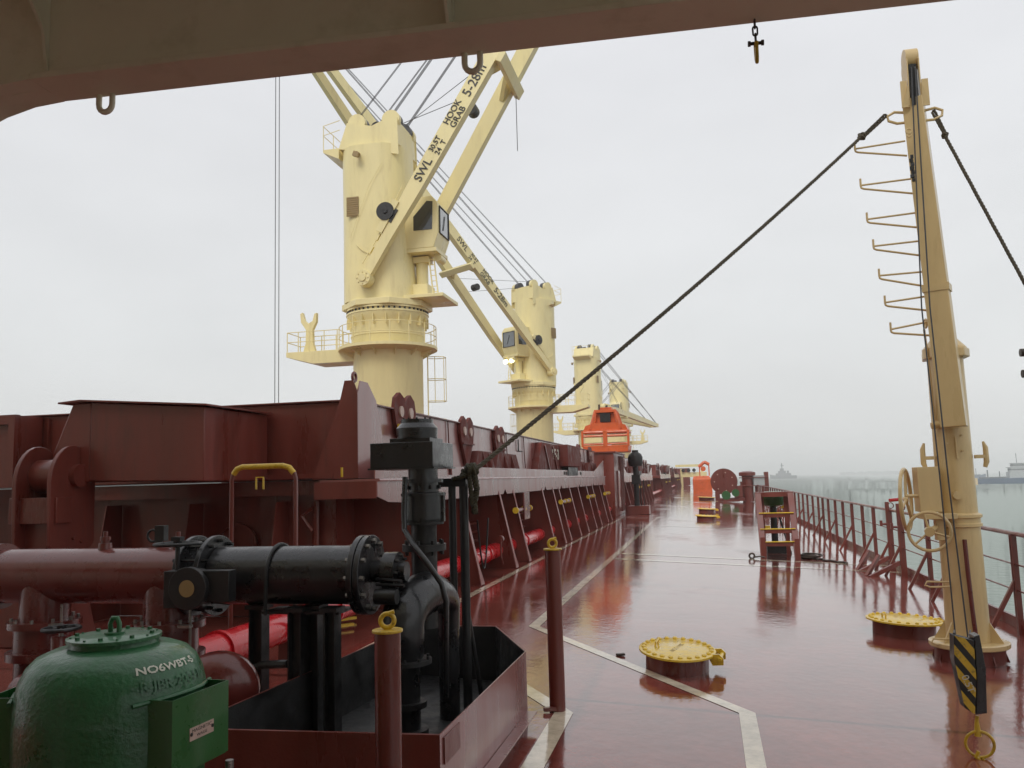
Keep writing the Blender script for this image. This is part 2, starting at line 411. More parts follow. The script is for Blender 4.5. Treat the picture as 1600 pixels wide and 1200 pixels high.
def link(mb, c, ax, side, L_=.022, W=.009, r=.0035):
    """oval chain link, long axis ax, flat in plane (ax, side)"""
    c = Vector(c); ax = Vector(ax).normalized(); side = Vector(side).normalized(); pts = []
    for i in range(16):
        t = 2*math.pi*i/16; pts.append(c+side*W*math.cos(t)+ax*(math.copysign(L_-W, math.sin(t)) + W*math.sin(t)))
    mb.tube(pts, r, 6, closed=True)
t = at(1177, 40, z=3.3)
hc = OA+OD*((t-OA).dot(OD)) - ON*.02
sh = thing('chain_with_shackle', hc-V(0, 0, .15), 'short black chain with a yellow shackle hanging from the overhead beam', 'chain')
b = MB()
for i in range(3): link(b, hc-V(0, 0, .012+i*.024), (0, 0, 1), OD if i % 2 else ON, .015, .007, .003)
build(b, 'chain', CHAIN, sh)
b = MB(); c0 = hc-V(0, 0, .082); b.cyl(c0-OD*.018+V(0, 0, .006), c0+OD*.018+V(0, 0, .006), .0055, n=10); b.cyl(c0+OD*.016+V(0, 0, .006), c0+OD*.024+V(0, 0, .006), .009, n=8); b.cyl(c0-OD*.024+V(0, 0, .006), c0-OD*.016+V(0, 0, .006), .009, n=8)
build(b, 'shackle_pin', CHAIN, sh)
b = MB(); b.tube([c0-ON*.012+V(0, 0, .006), c0-ON*.012-V(0, 0, .02), c0-ON*.009-V(0, 0, .042), c0-V(0, 0, .055), c0+ON*.009-V(0, 0, .042), c0+ON*.012-V(0, 0, .02), c0+ON*.012+V(0, 0, .006)], .006, 8)
build(b, 'shackle_bow', YELD, sh)

# ------------------------------------------------------------------ cranes
def crane(C, az, el, JL, ext_az, label, lights=False, reel=None, text_side=-1, detail=True, name='deck_crane', lad=-.5):
    t = thing(name, V(C[0], C[1], .14), label, 'crane', 'cream cargo cranes along the ship')
    T = Matrix.Translation(V(C[0], C[1], 0)); M = T @ Matrix.Rotation(az, 4, 'Z'); E = T @ Matrix.Rotation(ext_az, 4, 'Z')
    bm_ = lambda: MB(M)
    # pedestal with flare
    b = MB(T); b.lathe([(1.72, .14), (1.72, 8.3), (1.8, 8.45), (1.8, 9.6), (1.86, 9.85), (2.02, 10.1), (2.02, 10.16)], (0, 0, 0), n=40); build(b, 'pedestal', CREAM, t)
    b = MB(T); b.lathe([(1.735, 9.1), (1.83, 9.1), (1.83, 9.16), (1.735, 9.16)], (0, 0, 0), n=40)
    for i in range(20):
        a = 2*math.pi*i/20; b.box((1.93*math.cos(a), 1.93*math.sin(a), 9.8), (.2, .03, .5), rz=a)
    each(b, 'pedestal_rib', CREAM, t)
    b = MB(T); b.lathe([(1.7, 10.165), (2.05, 10.165), (2.05, 10.25), (1.96, 10.26), (1.96, 10.36), (2.05, 10.37), (2.05, 10.46), (1.7, 10.46)], (0, 0, 0), n=44)
    build(b, 'slewing_ring', CREAM, t)
    b = MB(T)
    for i in range(48 if detail else 0):
        a = 2*math.pi*i/48; b.cyl((1.99*math.cos(a), 1.99*math.sin(a), 10.26), (1.99*math.cos(a), 1.99*math.sin(a), 10.36), .05, n=6)
    each(b, 'ring_bolt', INK, t)
    b = bm_(); o = [(2.25*math.cos(a), 2.25*math.sin(a), 10.465) for a in [math.pi/8+math.pi/4*i for i in range(8)]]
    b.prism(o, (0, 0, .3)); build(b, 'turntable', CREAM, t, .02)
    b = MB(T)
    for z_ in (3.1, 5.7): b.ring((0, 0, z_), (0, 0, 1), 1.722, .012, 40, 5)
    each(b, 'weld_seam', CREAM, t)
    # ring platform and outrigger platform
    b = MB(T); b.lathe([(1.81, 8.33), (2.42, 8.45), (2.45, 8.45), (2.45, 8.6), (1.81, 8.6)], (0, 0, 0), n=40)
    for i in range(12):
        a = 2*math.pi*i/12; b.prism([(1.72*math.cos(a), 1.72*math.sin(a), 8.4), (2.3*math.cos(a), 2.3*math.sin(a), 8.4), (1.72*math.cos(a), 1.72*math.sin(a), 8.05)], (.03*-math.sin(a), .03*math.cos(a), 0))
    build(b, 'ring_platform', CREAM, t)
    b = MB(E); b.prism([(1.5, -.75, 8.59), (5.15, -.75, 8.59), (5.15, -.75, 8.35), (3.7, -.75, 7.95), (1.5, -.75, 7.95)], (0, 1.5, 0)); build(b, 'outrigger_platform', CREAM, t, .01)
    b = MB(E)
    b.prism([(3.6+i, -.12, k) for i, k in ((0.25, 8.6), (.95, 8.6), (.8, 9.1), (.78, 9.8), (1.05, 10.2), (1.1, 10.65), (.98, 10.72), (.86, 10.3), (.66, 10.12), (.42, 10.25), (.32, 10.62), (.2, 10.66), (.22, 10.2), (.42, 9.8), (.4, 9.1))], (0, .24, 0))
    build(b, 'jib_crutch', CREAM, t, .01)
    b = MB(E)
    for yy in (-.72, .72):
        for h in (.5, 1.0): b.tube([(2.3, yy, 8.6+h), (5.1, yy, 8.6+h)], .022, 5)
        for xx in (2.4, 3.1, 3.9, 4.5, 5.1): b.tube([(xx, yy, 8.6), (xx, yy, 9.6)], .025, 5)
    for h in (.5, 1.0): b.tube([(5.1, -.72, 8.6+h), (5.1, .72, 8.6+h)], .022, 5)
    build(b, 'outrigger_railing', CREAM, t)
    b = MB(T)
    for h in (.5, 1.0): b.ring((0, 0, 8.6+h), (0, 0, 1), 2.4, .02, 36, 5)
    for i in range(16):
        a = 2*math.pi*i/16; b.tube([(2.4*math.cos(a), 2.4*math.sin(a), 8.6), (2.4*math.cos(a), 2.4*math.sin(a), 9.6)], .025, 5)
    build(b, 'ring_railing', CREAM, t)
    # caged ladder on the pedestal
    b = MB(T @ Matrix.Rotation(lad, 4, 'Z'))
    for yy in (-.22, .22): b.tube([(1.95, yy, .3), (1.95, yy, 8.6)], .03, 5)
    z = .5
    while z < 8.6: b.tube([(1.95, -.22, z), (1.95, .22, z)], .015, 5); z += .32
    build(b, 'ladder', CREAM, t)
    b = MB(T @ Matrix.Rotation(lad, 4, 'Z'))
    for z in (2.6, 3.8, 5.0, 5.9, 7.0, 8.1): b.tube([(1.95, -.3, z), (2.3, -.38, z), (2.75, -.3, z), (2.85, 0, z), (2.75, .3, z), (2.3, .38, z), (1.95, .3, z)], .02, 5)
    for x_, y_ in ((2.3, -.38), (2.75, -.3), (2.85, 0), (2.75, .3), (2.3, .38)):
        b.tube([(x_, y_, 2.6), (x_, y_, 5.0)], .018, 5); b.tube([(x_, y_, 5.9), (x_, y_, 8.1)], .018, 5)
    build(b, 'ladder_cage', CREAM, t)
    # slewing house
    def sec(z, hx0, hx1, hy, rr, k=5):
        pts = []
        for cx_, cy_, a0 in ((hx1-rr, hy-rr, 0), (hx0+rr, hy-rr, 90), (hx0+rr, -hy+rr, 180), (hx1-rr, -hy+rr, 270)):
            for i in range(k): a = R(a0+90*i/(k-1)); pts.append(V(cx_+rr*math.cos(a), cy_+rr*math.sin(a), z))
        return pts
    b = bm_(); b.quadstrip([sec(10.77, -2.0, 1.6, 1.72, 1.2), sec(15, -2.0, 1.35, 1.72, 1.2), sec(18.6, -2.0, 1.2, 1.72, 1.1)])
    build(b, 'house', CREAM, t)
    b = bm_()
    for s_ in (-1, 1):
        b.prism([(-1.95, s_*1.45, 18.59), (-1.5, s_*1.45, 19.9), (-.2, s_*1.45, 19.6), (.6, s_*1.45, 19.9), (1.15, s_*1.45, 19.9), (1.2, s_*1.45, 18.0)], (0, -.06*s_, 0))
    b.prism([(-1.95, -1.39, 18.59), (-1.5, -1.39, 19.9), (-1.45, -1.39, 19.9), (-1.9, -1.39, 18.59)], (0, 2.78, 0))
    b.prism([(1.15, -1.39, 18.59), (1.1, -1.39, 19.85), (1.04, -1.39, 19.85), (1.09, -1.39, 18.59)], (0, 2.78, 0))
    build(b, 'sheave_housing', CREAM, t)
    for sx in (-1.05, .75):
        for s_ in (-1, 1):
            b = bm_(); b.cyl((sx, s_*1.3, 19.92), (sx, s_*1.0, 19.92), .46, n=22); build(b, 'sheave_cover', CREAM, t)
            b = bm_(); b.cyl((sx, s_*.95, 20.02), (sx, s_*.55, 20.02), .4, n=22); build(b, 'sheave', WIRE, t)
    b = bm_(); b.cyl((-.15, -.9, 19.75), (-.15, -.4, 19.75), .3, n=16); build(b, 'cable_reel', BLACKD, t)
    b = bm_(); b.prism([(-2.9, -1.2, 18.75), (-2.05, -1.2, 18.75), (-2.05, -1.2, 18.2), (-2.9, -1.2, 18.6)], (0, 2.4, 0)); build(b, 'top_platform', CREAM, t)
    b = bm_()
    for h in (.45, .95):
        b.tube([(-2.0, -1.2, 18.75+h+.5), (-2.9, -1.2, 18.75+h+.3), (-2.9, 1.2, 18.75+h+.3), (-2.0, 1.2, 18.75+h+.5)], .02, 5)
    for yy in (-1.2, 0, 1.2): b.tube([(-2.88, yy, 18.7), (-2.88, yy, 20)], .022, 5)
    build(b, 'top_railing', CREAM, t)
    b = bm_()
    for s_ in (-1, 1): b.box((-1.1, s_*1.755, 15.45), (.62, .03, .98))
    each(b, 'louvre', LOUV, t)
    b = bm_()
    for s_ in (-1, 1):
        for i in range(9): b.box((-1.1, s_*1.775, 15.02+i*.107), (.6, .03, .02))
    build(b, 'louvre_slats', LOUV, t)
    b = bm_()
    for s_ in (-1, 1): b.box((-.75, s_*1.95, 18.05), (.16, .4, .08)); b.box((-.75, s_*2.1, 17.95), (.3, .18, .24), ry=.4)
    build(b, 'work_lamp_bracket', LOUV, t)
    # thin pipes on the side of the house
    b = bm_()
    for s_ in (-1, 1):
        b.tube([(-.9, s_*1.79, 13.5), (-.6, s_*1.79, 13.2), (-.2, s_*1.79, 13.0), (.5, s_*1.78, 12.6)], .02, 5)
        b.tube([(-1.2, s_*1.8, 13.9), (-.2, s_*1.85, 16.4), (.5, s_*1.78, 17.6)], .012, 5)
    each(b, 'house_conduit', CREAM, t)
    # cab on the jib side
    b = bm_(); b.prism([(1.3, -.95, 13.3), (2.75, -.95, 13.3), (3.0, -.95, 14.0), (3.0, -.95, 15.5), (2.7, -.95, 15.9), (1.3, -.95, 15.9)], (0, 1.9, 0)); cab = build(b, 'cab', CREAM, t, .03)
    b = bm_(); b.prism([(3.004, -.75, 14.05), (3.004, .75, 14.05), (3.004, .75, 15.4), (3.004, -.75, 15.4)], (.02, 0, 0)); build(b, 'cab_window', GLASSL, cab)
    b = bm_(); b.tube([(3.04, -.75, 14.05), (3.04, .75, 14.05), (3.04, .75, 15.4), (3.04, -.75, 15.4)], .035, 6, closed=True); b.tube([(3.05, -.2, 14.3), (3.05, .1, 15.1)], .02, 5); build(b, 'cab_window_frame', BLACKD, cab)
    for s_ in (-1, 1):
        b = bm_(); b.prism([(1.75, s_*.953, 14.2), (2.7, s_*.953, 14.2), (2.75, s_*.953, 15.6), (2.45, s_*.953, 15.65), (1.75, s_*.953, 14.9)], (0, s_*.02, 0)); build(b, 'cab_window', GLASS, cab)
    b = bm_(); b.b2((1.2, -.95, 13.12), (2.9, .95, 13.295)); b.box((1.9, 0, 12.9), (.8, .7, .3)); b.cyl((2.75, -.3, 12.95), (2.75, .5, 12.95), .2); build(b, 'cab_base', CREAM, t)
    b = bm_(); b.cyl((1.85, 0, 10.85), (1.85, 0, 12.8), .3); b.b2((1.45, -.6, 10.95), (2.3, .6, 11.6)); b.tube([(2.55, -.45, 11.0), (2.35, -.45, 12.9)], .04, 5); b.tube([(2.8, -.45, 11.0), (2.6, -.45, 12.9)], .04, 5)
    for i in range(7): b.tube([(2.52-i*.03, -.45, 11.2+i*.27), (2.78-i*.03, -.45, 11.2+i*.27)], .02, 5)
    build(b, 'cab_column', CREAM, t)
    b = bm_(); b.b2((1.3, -1.3, 10.77), (3.3, 1.3, 10.95)); build(b, 'access_platform', CREAM, t, .02)
    if lights:
        for yy in (-.7, .1):
            b = bm_(); b.cyl((2.7, yy, 12.8), (2.95, yy, 12.7), .2, n=14); build(b, 'floodlight', LAMP, t)
    # jib: two box legs meeting at the tip
    d = V(math.cos(el), 0, math.sin(el)); up = V(-math.sin(el), 0, math.cos(el)); P = V(-.35, 0, 11.7)
    jib = None
    for s_ in (-1, 1):
        b = bm_()
        def q(u, off, hgt, th):
            c = P+d*u+V(0, s_*off, 0); return [c+V(0, a*th/2, 0)+up*(bb*hgt/2) for a, bb in ((-1, -1), (1, -1), (1, 1), (-1, 1))]
        b.quadstrip([q(-.2, 2.12, .45, .36), q(2.2, 2.08, .52, .42), q(5, 2.0, .74, .5), q(JL*.42, 1.6, .82, .55), q(JL*.75, .98, .75, .5), q(JL, .5, .6, .4)], smooth=False)
        leg = build(b, 'jib_leg', CREAM, t)
        if jib is None: jib = leg
        b = bm_(); c = P+V(0, s_*2.12, 0); b.cyl(c-V(0, .3, 0), c+V(0, .3, 0), .38, n=20); b.cyl(c-V(0, .36, 0), c+V(0, .36, 0), .18, n=14)
        b.bolts(c+V(0, s_*.3, 0), (0, s_, 0), .28, 8, .035, .04); build(b, 'jib_pivot', CREAM, t)
        b = bm_()
        for k in (1.2, 1.9, 2.7): b.bar(P+d*k+up*.42+V(0, s_*2.05, 0), P+d*(k+.35)+up*.42+V(0, s_*2.05, 0), .3, .1, up=up)
        b.tube([P+d*.6+up*.5+V(0, s_*2.1, 0), P+d*2+up*.45+V(0, s_*2.1, 0), P+d*4.8+up*.62+V(0, s_*2.1, 0)], .03, 5); build(b, 'jib_conduit', CREAM, t)
    u = JL*.335
    b = bm_(); b.bar(P+d*u-up*.62+V(0, -2.15, 0), P+d*u-up*.62+V(0, 2.15, 0), .55, .3, up=up)
    b.prism([P+d*(u-.9)+V(0, -1.45, 0)-up*.3, P+d*(u+.1)+V(0, -1.45, 0)-up*.3, P+d*u+V(0, -.5, 0)-up*.3], up*.25); b.prism([P+d*(u-.9)+V(0, 1.45, 0)-up*.3, P+d*(u+.1)+V(0, 1.45, 0)-up*.3, P+d*u+V(0, .5, 0)-up*.3], up*.25)
    build(b, 'jib_crossbeam', CREAM, t, .02)
    b = bm_(); b.bar(P+d*(JL-.3)-V(0, .8, 0), P+d*(JL-.3)+V(0, .8, 0), .7, .6, up=up); build(b, 'jib_head', CREAM, t)
    b = bm_(); c = P+d*(JL*.27)+up*.2; b.cyl(c-V(0, .5, 0), c+V(0, .1, 0), .3, n=16); build(b, 'wire_roller', BLACKD, t)
    # hose reel on the near leg
    rs = text_side
    b = bm_(); c = P+d*3.3+up*.65+V(0, rs*2.15, 0); b.cyl(c, c+V(0, rs*.25, 0), .44, n=22); b.cyl(c+V(0, rs*.25, 0), c+V(0, rs*.32, 0), .12, n=12)
    b.box(c+d*-.1+V(.35, 0, -.1), (.7, .35, .35), ry=-el); build(b, 'hose_reel', BLACKD, t)
    b = bm_(); c = P+d*3.1+up*.45+V(0, rs*2.1, 0); b.bar(c-d*.8, c+d*.9, .5, .35, up=up); build(b, 'reel_bracket', CREAM, t)
    # luffing and hoisting wires
    tip = P+d*(JL-.3)+up*.3
    b = bm_()
    for sx, yy in ((-1.05, -.95), (-1.05, .95), (.75, -.95), (.75, .95)):
        for k in range(2 if sx < 0 else 3):
            b.tube([V(sx, yy+k*.09, 20.38), tip+V(0, yy*.6+k*.07, 0)], .018, 5)
    b.tube([V(.9, .5, 20.3), P+d*(JL*.30)+up*.5+V(0, -1.7, 0)], .018, 5); b.tube([V(.9, -.5, 19.9), P+d*(JL*.26)+up*.5+V(0, -1.7, 0)], .018, 5)
    build(b, 'luffing_wires', WIRE, t)
    b = MB(); tw = M @ tip
    for k in ((-.3, .0) if lights else ()): b.tube([tw+V(k, 0, 0), V(tw.x+k, tw.y, .8)], .03, 5)
    if not lights:
        q_ = M @ (P+d*13.2+V(0, 1.75, 0)); b.tube([q_, q_-V(0, 0, 4.2)], .02, 5)
    build(b, 'hoist_wires', WIRE, t)
    # load marks
    if detail:
        s_ = text_side
        for body, u0_, sz, v in (('SWL', 5.3, .6, 0), ('30.5T', 6.85, .36, .16), ('24  T', 6.85, .36, -.19), ('HOOK', 8.35, .44, .19), ('GRAB', 8.35, .44, -.19), ('5-28m', 10.0, .66, 0)):
            frac = min(1, u0_/JL)
            def side(uu): 
                return 2.0+(1.6-2.0)*(uu-5)/(JL*.42-5) if uu < JL*.42 else 1.6+(.98-1.6)*(uu-JL*.42)/(JL*.33)
            if s_ < 0:
                a_ = P+d*u0_+V(0, -(side(u0_)+.27+.012), 0); b_ = P+d*(u0_+3)+V(0, -(side(u0_+3)+.27+.012), 0)
                F_ = frame(M @ (a_+up*v), (M.to_3x3() @ (b_-a_)), M.to_3x3() @ up)
            else:
                # text on the other flank reads from the head down to the pivot
                u1 = 15.3-(u0_-5.3)*1.18
                a_ = P+d*u1+V(0, side(u1)+.27+.012, 0); b_ = P+d*(u1-3)+V(0, side(u1-3)+.27+.012, 0)
                F_ = frame(M @ (a_+up*v*(1 if s_ < 0 else 1.2)), (M.to_3x3() @ (b_-a_)), M.to_3x3() @ up)
            text(body, sz*(1 if s_ < 0 else 1.15), F_, 'load_marking', INK, jib, .01, xscale=1.0, bold=.003)
    return t
crane((-15.05, 40), R(0), R(58.6), 37, R(180), 'nearest cream deck crane, its jib rising to the right with black SWL lettering', text_side=-1, lad=.3)
crane((-15.1, 78.2), R(236), R(45), 38, R(0), 'second cream deck crane, two lit floodlights under its cab, jib pointing up left', lights=True, text_side=1, lad=R(150))
crane((-15.1, 119), R(77), R(-2), 32, R(180), 'third cream deck crane from the camera, its wires sloping down to the right', detail=False, text_side=1)
crane((-15.1, 163), R(262), R(-3), 28, R(0), 'farthest and smallest cream deck crane, half hidden behind the third one', detail=False, text_side=1)
for o in [o for o in bpy.data.objects if o.name.startswith('jib_leg')][:0]: pass
# ------------------------------------------------------------------ hatch 1: coaming, covers
def heart_lug(cx, y, z, parent, side=1, s_=1.0):
    b = MB(); pts = []
    for i in range(7): a = R(-60+40*i); pts.append((0, y+.22*s_+.27*s_*math.cos(a), z+.28*s_*math.sin(a)))
    for i in range(7): a = R(0+40*i); pts.append((0, y-.22*s_+.27*s_*math.cos(a), z+.28*s_*math.sin(a)))
    poly = [(cx, y-.49*s_, z), (cx, y-.42*s_, z+.2*s_), (cx, y-.24*s_, z+.29*s_), (cx, y-.06*s_, z+.22*s_), (cx, y, z+.16*s_), (cx, y+.06*s_, z+.22*s_), (cx, y+.24*s_, z+.29*s_), (cx, y+.42*s_, z+.2*s_), (cx, y+.49*s_, z), (cx, y+.42*s_, z-.2*s_), (cx, y, z-.75*s_), (cx, y-.42*s_, z-.2*s_)]
    b.prism(poly, (.06*side, 0, 0)); o = build(b, 'heart_plate', DRYRED, parent)
    for yy in (-.22, .22):
        b = MB(); b.cyl((cx+.058*side, y+yy*s_, z), (cx+.085*side, y+yy*s_, z), .085*s_, n=14); build(b, 'pin_end', PLATE, o)
    b = MB(); b.bar((cx+.07, y-.4*s_, z-.24*s_), (cx+.07, y+.4*s_, z-.24*s_), .05, .03); build(b, 'rib', DRYRED, o)

STAYS = [11.6, 14.38, 17.17, 18.5, 21.9, 23.5, 24.5, 26.5, 28.3, 30.4, 32.0, 34.2, 35.6]
def coaming(y0, y1, label, full):
    t = thing('hatch_coaming', V(-8, y0, .14), label, 'hatch coaming', 'hatch coamings along the deck')
    # walls
    b = MB(); b.b2((-4.92, y0+.5, .15), (-4.9, y1-.1, 1.94)); build(b, 'side_wall', RED, t)
    b = MB(); b.b2((-22, y0+.5, .15), (-4.92, y0+.52, 1.94)); build(b, 'end_wall', RED, t)
    b = MB(); b.b2((-22, y1-.12, .15), (-4.92, y1-.1, 1.94)); build(b, 'far_end_wall', RED, t)
    # ledge with hanging scalloped edge
    b = MB(); b.b2((-4.9, y0, 1.94), (-4.1, y1, 1.97)); build(b, 'top_ledge', SHEENRED, t)
    b = MB(); edge = [(-4.1, y0, 1.74), (-4.1, y0, 1.94), (-4.1, y1, 1.94), (-4.1, y1, 1.6)]
    y = y1-.6
    pr_ = []
    st = [q for q in STAYS] if full else [y0+1.2+k*3.0 for k in range(int((y1-y0)/3.0))]
    for q in reversed([q for q in st if q < y1-1.2][::2]):
        pr_ += [(-4.1, q+.9, 1.62), (-4.1, q+.72, 1.62), (-4.1, q+.55, 1.72), (-4.1, q+.38, 1.62), (-4.1, q+.2, 1.62)]
    b.prism(edge+pr_+[(-4.1, y0+.4, 1.66)], (-.02, 0, 0)); build(b, 'hanging_edge', SHEENRED, t)
    b = MB(); b.tube([(-4.085, y0, 1.95), (-4.085, y1, 1.95)], .022, 6); build(b, 'edge_bead', SHEENRED, t)
    b = MB(); b.b2((-4.98, y0, 1.72), (-4.12, y0+.02, 1.94)); b.b2((-4.98, y0+.02, 1.72), (-4.96, y0+.5, 1.94)); build(b, 'corner_plate', RED, t)
    b = MB(); b.b2((-22, y0+.2, 1.94), (-4.98, y0+.5, 1.97)); b.b2((-22, y0+.2, 1.78), (-4.98, y0+.22, 1.94)); build(b, 'end_ledge', RED, t)
    # upright guard strip above the ledge with raised ends
    b = MB(); b.prism([(-4.14, y0+.03, 1.972), (-4.14, y0+.03, 2.1), (-4.14, y0+1.9, 2.45), (-4.14, y0+3.4, 2.16), (-4.14, y1-3.2, 2.16), (-4.14, y1-.1, 2.62), (-4.14, y1, 2.62), (-4.14, y1, 1.972)] if full else
            [(-4.14, y0+.03, 1.972), (-4.14, y0+.03, 2.6), (-4.14, y0+.3, 2.6), (-4.14, y0+3.2, 2.12), (-4.14, y1-3.2, 2.12), (-4.14, y1, 2.6), (-4.14, y1, 1.972)], (-.016, 0, 0)); build(b, 'guard_strip', SHEENRED, t)
    if full:
        b = MB(); b.tube([(-4.12, y0+1.7, 2.44), (-4.12, y0+3.35, 2.16), (-4.12, y0+3.4, 2.02)], .02, 6); build(b, 'guard_bead', SHEENRED, t)
    for i, y in enumerate(st):
        if y > y1-.2: continue
        xf = -3.72 if full else -3.75
        b = MB(); b.prism([(-4.9, y, .15), (-3.8, y, .15), (-3.845, y, .4), (-4.12, y, 1.72), (-4.12, y, 1.94), (-4.9, y, 1.94)], (0, .014, 0))
        w_ = build(b, 'stay', RED, t)
        b = MB(); b.quadstrip([[V(x_, y-h_, z_), V(x_+.014, y-h_, z_), V(x_+.014, y+h_, z_), V(x_, y+h_, z_)] for x_, z_, h_ in ((-4.115, 1.7, .06), (-3.83, .42, .06), (-3.775, .2, .11), (-3.77, .152, .12))], smooth=False)
        build(b, 'stay_flange', EDGE, w_)
    # pipe runs under the ledge
    for k, (px_, z_, r_) in enumerate(((-4.6, 1.05, .022), (-4.6, .88, .022), (-4.6, .7, .03))):
        b = MB(); b.tube([(px_, y0+.7, z_), (px_, y1-.3, z_)], r_, 6); build(b, 'small_pipe', RED, t)
    for y in [s_+.5 for s_ in st[1::2]]:
        b = MB(); b.b2((-4.85, y, .75), (-4.75, y+.5, 1.5)); b.cyl((-4.74, y+.25, 1.1), (-4.6, y+.25, 1.1), .12, n=12); b.tube([(-4.7, y+.25, .2), (-4.7, y+.25, .8)], .035, 6); build(b, 'drain_box', RED, t)
    for y in [s_+.25 for s_ in st[3::3]]:
        b = MB(); b.tube([(-4.0, y-.5, 1.25), (-4.0, y+1.0, 1.25)], .045, 8); o = build(b, 'cleat_bar', RED, t)
        for yy in (-.52, .3, 1.0):
            b = MB(); b.cyl((-4.0, y+yy, 1.25), (-4.0, y+yy+.04, 1.25), .07, n=10); build(b, 'cleat_ring', YEL, o)
    if full:
        b = MB(); b.b2((-3.98, 18.9, 1.02), (-3.94, 19.5, 1.62)); build(b, 'junction_box', PIPERED, t, .01)
        b = MB(); b.cyl((-4.0, 16.7, .75), (-4.0, 16.82, .75), .07, n=10); b.tube([(-3.98, 16.7, .75), (-3.98, 16.7, .4), (-3.98, 16.85, .25)], .02, 6); build(b, 'hydrant_valve', RED, t)
    return t
coaming(10.45, 36.5, 'nearest hatch coaming with wet slanting stays, right behind the black vent post', True)

def side_details(t, y0, ln, full):
    hearts = [(12.5, 2.98), (16.04, 2.86), (18.8, 2.83), (31.4, 2.86), (34.6, 2.86)] if full else [(y0+2, 2.9), (y0+5, 2.9), (y0+ln*.48, 2.9), (y0+ln*.6, 2.9), (y0+ln-4, 2.9), (y0+ln-1.5, 2.9)]
    for y, z in hearts: heart_lug(-4.49, y, z, t)
    blocks = [(16.5, 17.8), (18.2, 20.3), (31.0, 32.4), (33.2, 35.8)] if full else [(y0+1.2, y0+2.6), (y0+6, y0+7.6), (y0+ln*.5, y0+ln*.5+2), (y0+ln-5.5, y0+ln-2)]
    for a, c in blocks:
        b = MB(); b.prism([(-4.5, a-.4, 1.98), (-4.5, a, 2.5), (-4.5, c-.3, 2.5), (-4.5, c+.3, 1.98)], (.16, 0, 0)); 
        for k in (.25, .6): b.prism([(-4.34, a+(c-a)*k, 1.98), (-4.34, a+(c-a)*k, 2.5), (-4.2, a+(c-a)*k, 1.98)], (0, .03, 0))
        each(b, 'hinge_wedge', DRYRED, t)
    # projecting boxed hinge with a hollow underneath
    a = 22.4 if full else y0+ln*.3
    b = MB(); b.prism([(-4.5, a, 1.98), (-4.5, a+.9, 2.92), (-4.5, a+6.6, 2.92), (-4.5, a+6.6, 2.25), (-4.5, a+4.6, 2.25), (-4.5, a+4.2, 1.98)], (.18, 0, 0)); build(b, 'boxed_hinge', DRYRED, t)
    b = MB(); b.b2((-4.49, a+3.8, 2.28), (-4.05, a+6.5, 2.95)); build(b, 'hinge_box', DRYRED, t, .02)
    b = MB(); b.b2((-4.49, a+4.2, 2.0), (-4.12, a+6.3, 2.26)); build(b, 'hinge_roller', BLACKD, t)
    b = MB()
    for k in (0.8, 2.1): b.bar((-4.3, a+k+.4, 2.85), (-4.3, a+k+1.3, 2.0), .06, .04, up=(1, 0, 0))
    each(b, 'hinge_rib', RED, t)
    if full:
        text('9F-3', .42, frame((-4.305, a+2.45, 2.62), (0, 1, 0), (0, 0, 1)), 'hinge_lettering', WHITE, t, .004, bold=.012, xscale=1.6)
        b = MB(); b.tube([(-4.47, 20.9, 2.9), (-4.47, 20.9, 2.62), (-4.47, 21.35, 2.62)], .016, 5); build(b, 'alignment_mark', INK, t)
        b = MB()
        for yy in (25.9, 26.3, 29.4): b.b2((-4.13, yy, 2.02), (-4.12, yy+.2, 2.12))
        each(b, 'guide_mark', INK, t)
    for y in ([14.9, 19.6, 21.6, 30.2, 33.0] if full else []):
        b = MB(); b.tube([(-4.48, y, 3.02), (-4.47, y+.02, 2.5), (-4.47, y+.1, 2.2)], .012, 5); build(b, 'panel_seam', RED, t)

def cover(y0, y1, label, full):
    t = thing('hatch_cover', V(-8, y0, 1.98), label, 'hatch cover', 'steel hatch covers on the coamings')
    b = MB(); b.b2((-21.9, y0+.35, 1.985), (-4.52, y1, 3.0)); build(b, 'cover_panel', RED, t, .015)
    b = MB(); b.b2((-4.518, y0+.36, 1.986), (-4.5, y1-.02, 3.0)); build(b, 'side_plate', SHEENRED, t)
    b = MB(); b.b2((-22, y0+.3, 3.0), (-4.44, y1, 3.018)); build(b, 'top_plate', RED, t)
    side_details(t, y0, y1-y0, full)
    return t
cv = cover(10.2, 36.3, 'nearest hatch cover, its end panel facing the camera behind the big red pipe', True)
# end details of the near cover
b = MB(); b.prism([(-4.36, 10.46, 1.98), (-4.36, 10.46, 3.1), (-4.42, 10.46, 3.26), (-4.54, 10.46, 3.26), (-4.6, 10.46, 3.02), (-5.0, 10.46, 1.98)], (0, -.02, 0)); build(b, 'corner_bracket', RED, cv)
b = MB(); b.prism([(-4.36, 10.46, 1.98), (-4.36, 10.46, 3.1), (-4.36, 10.55, 3.26), (-4.36, 10.8, 3.26), (-4.36, 11.1, 3.04), (-4.36, 11.6, 1.98)], (-.02, 0, 0)); build(b, 'corner_bracket', SHEENRED, cv)
b = MB(); b.ring((-4.47, 10.6, 3.32), (1, 0, 0), .06, .02, 14, 6); build(b, 'lifting_eye', RED, cv)
b = MB(); b.prism([(-4.4, 12.0, 2.62), (-4.4, 12.25, 2.62), (-4.4, 12.2, 2.78), (-4.4, 12.05, 2.78)], (.05, 0, 0)); build(b, 'yellow_stop', YELD, cv)
b = MB()
for xx in (-6.55, -9.1): b.b2((xx, 10.49, 2.05), (xx+.02, 10.55, 2.95))
b.b2((-8, 10.43, 2.0), (-4.7, 10.55, 2.06)); each(b, 'end_stiffener', RED, cv)
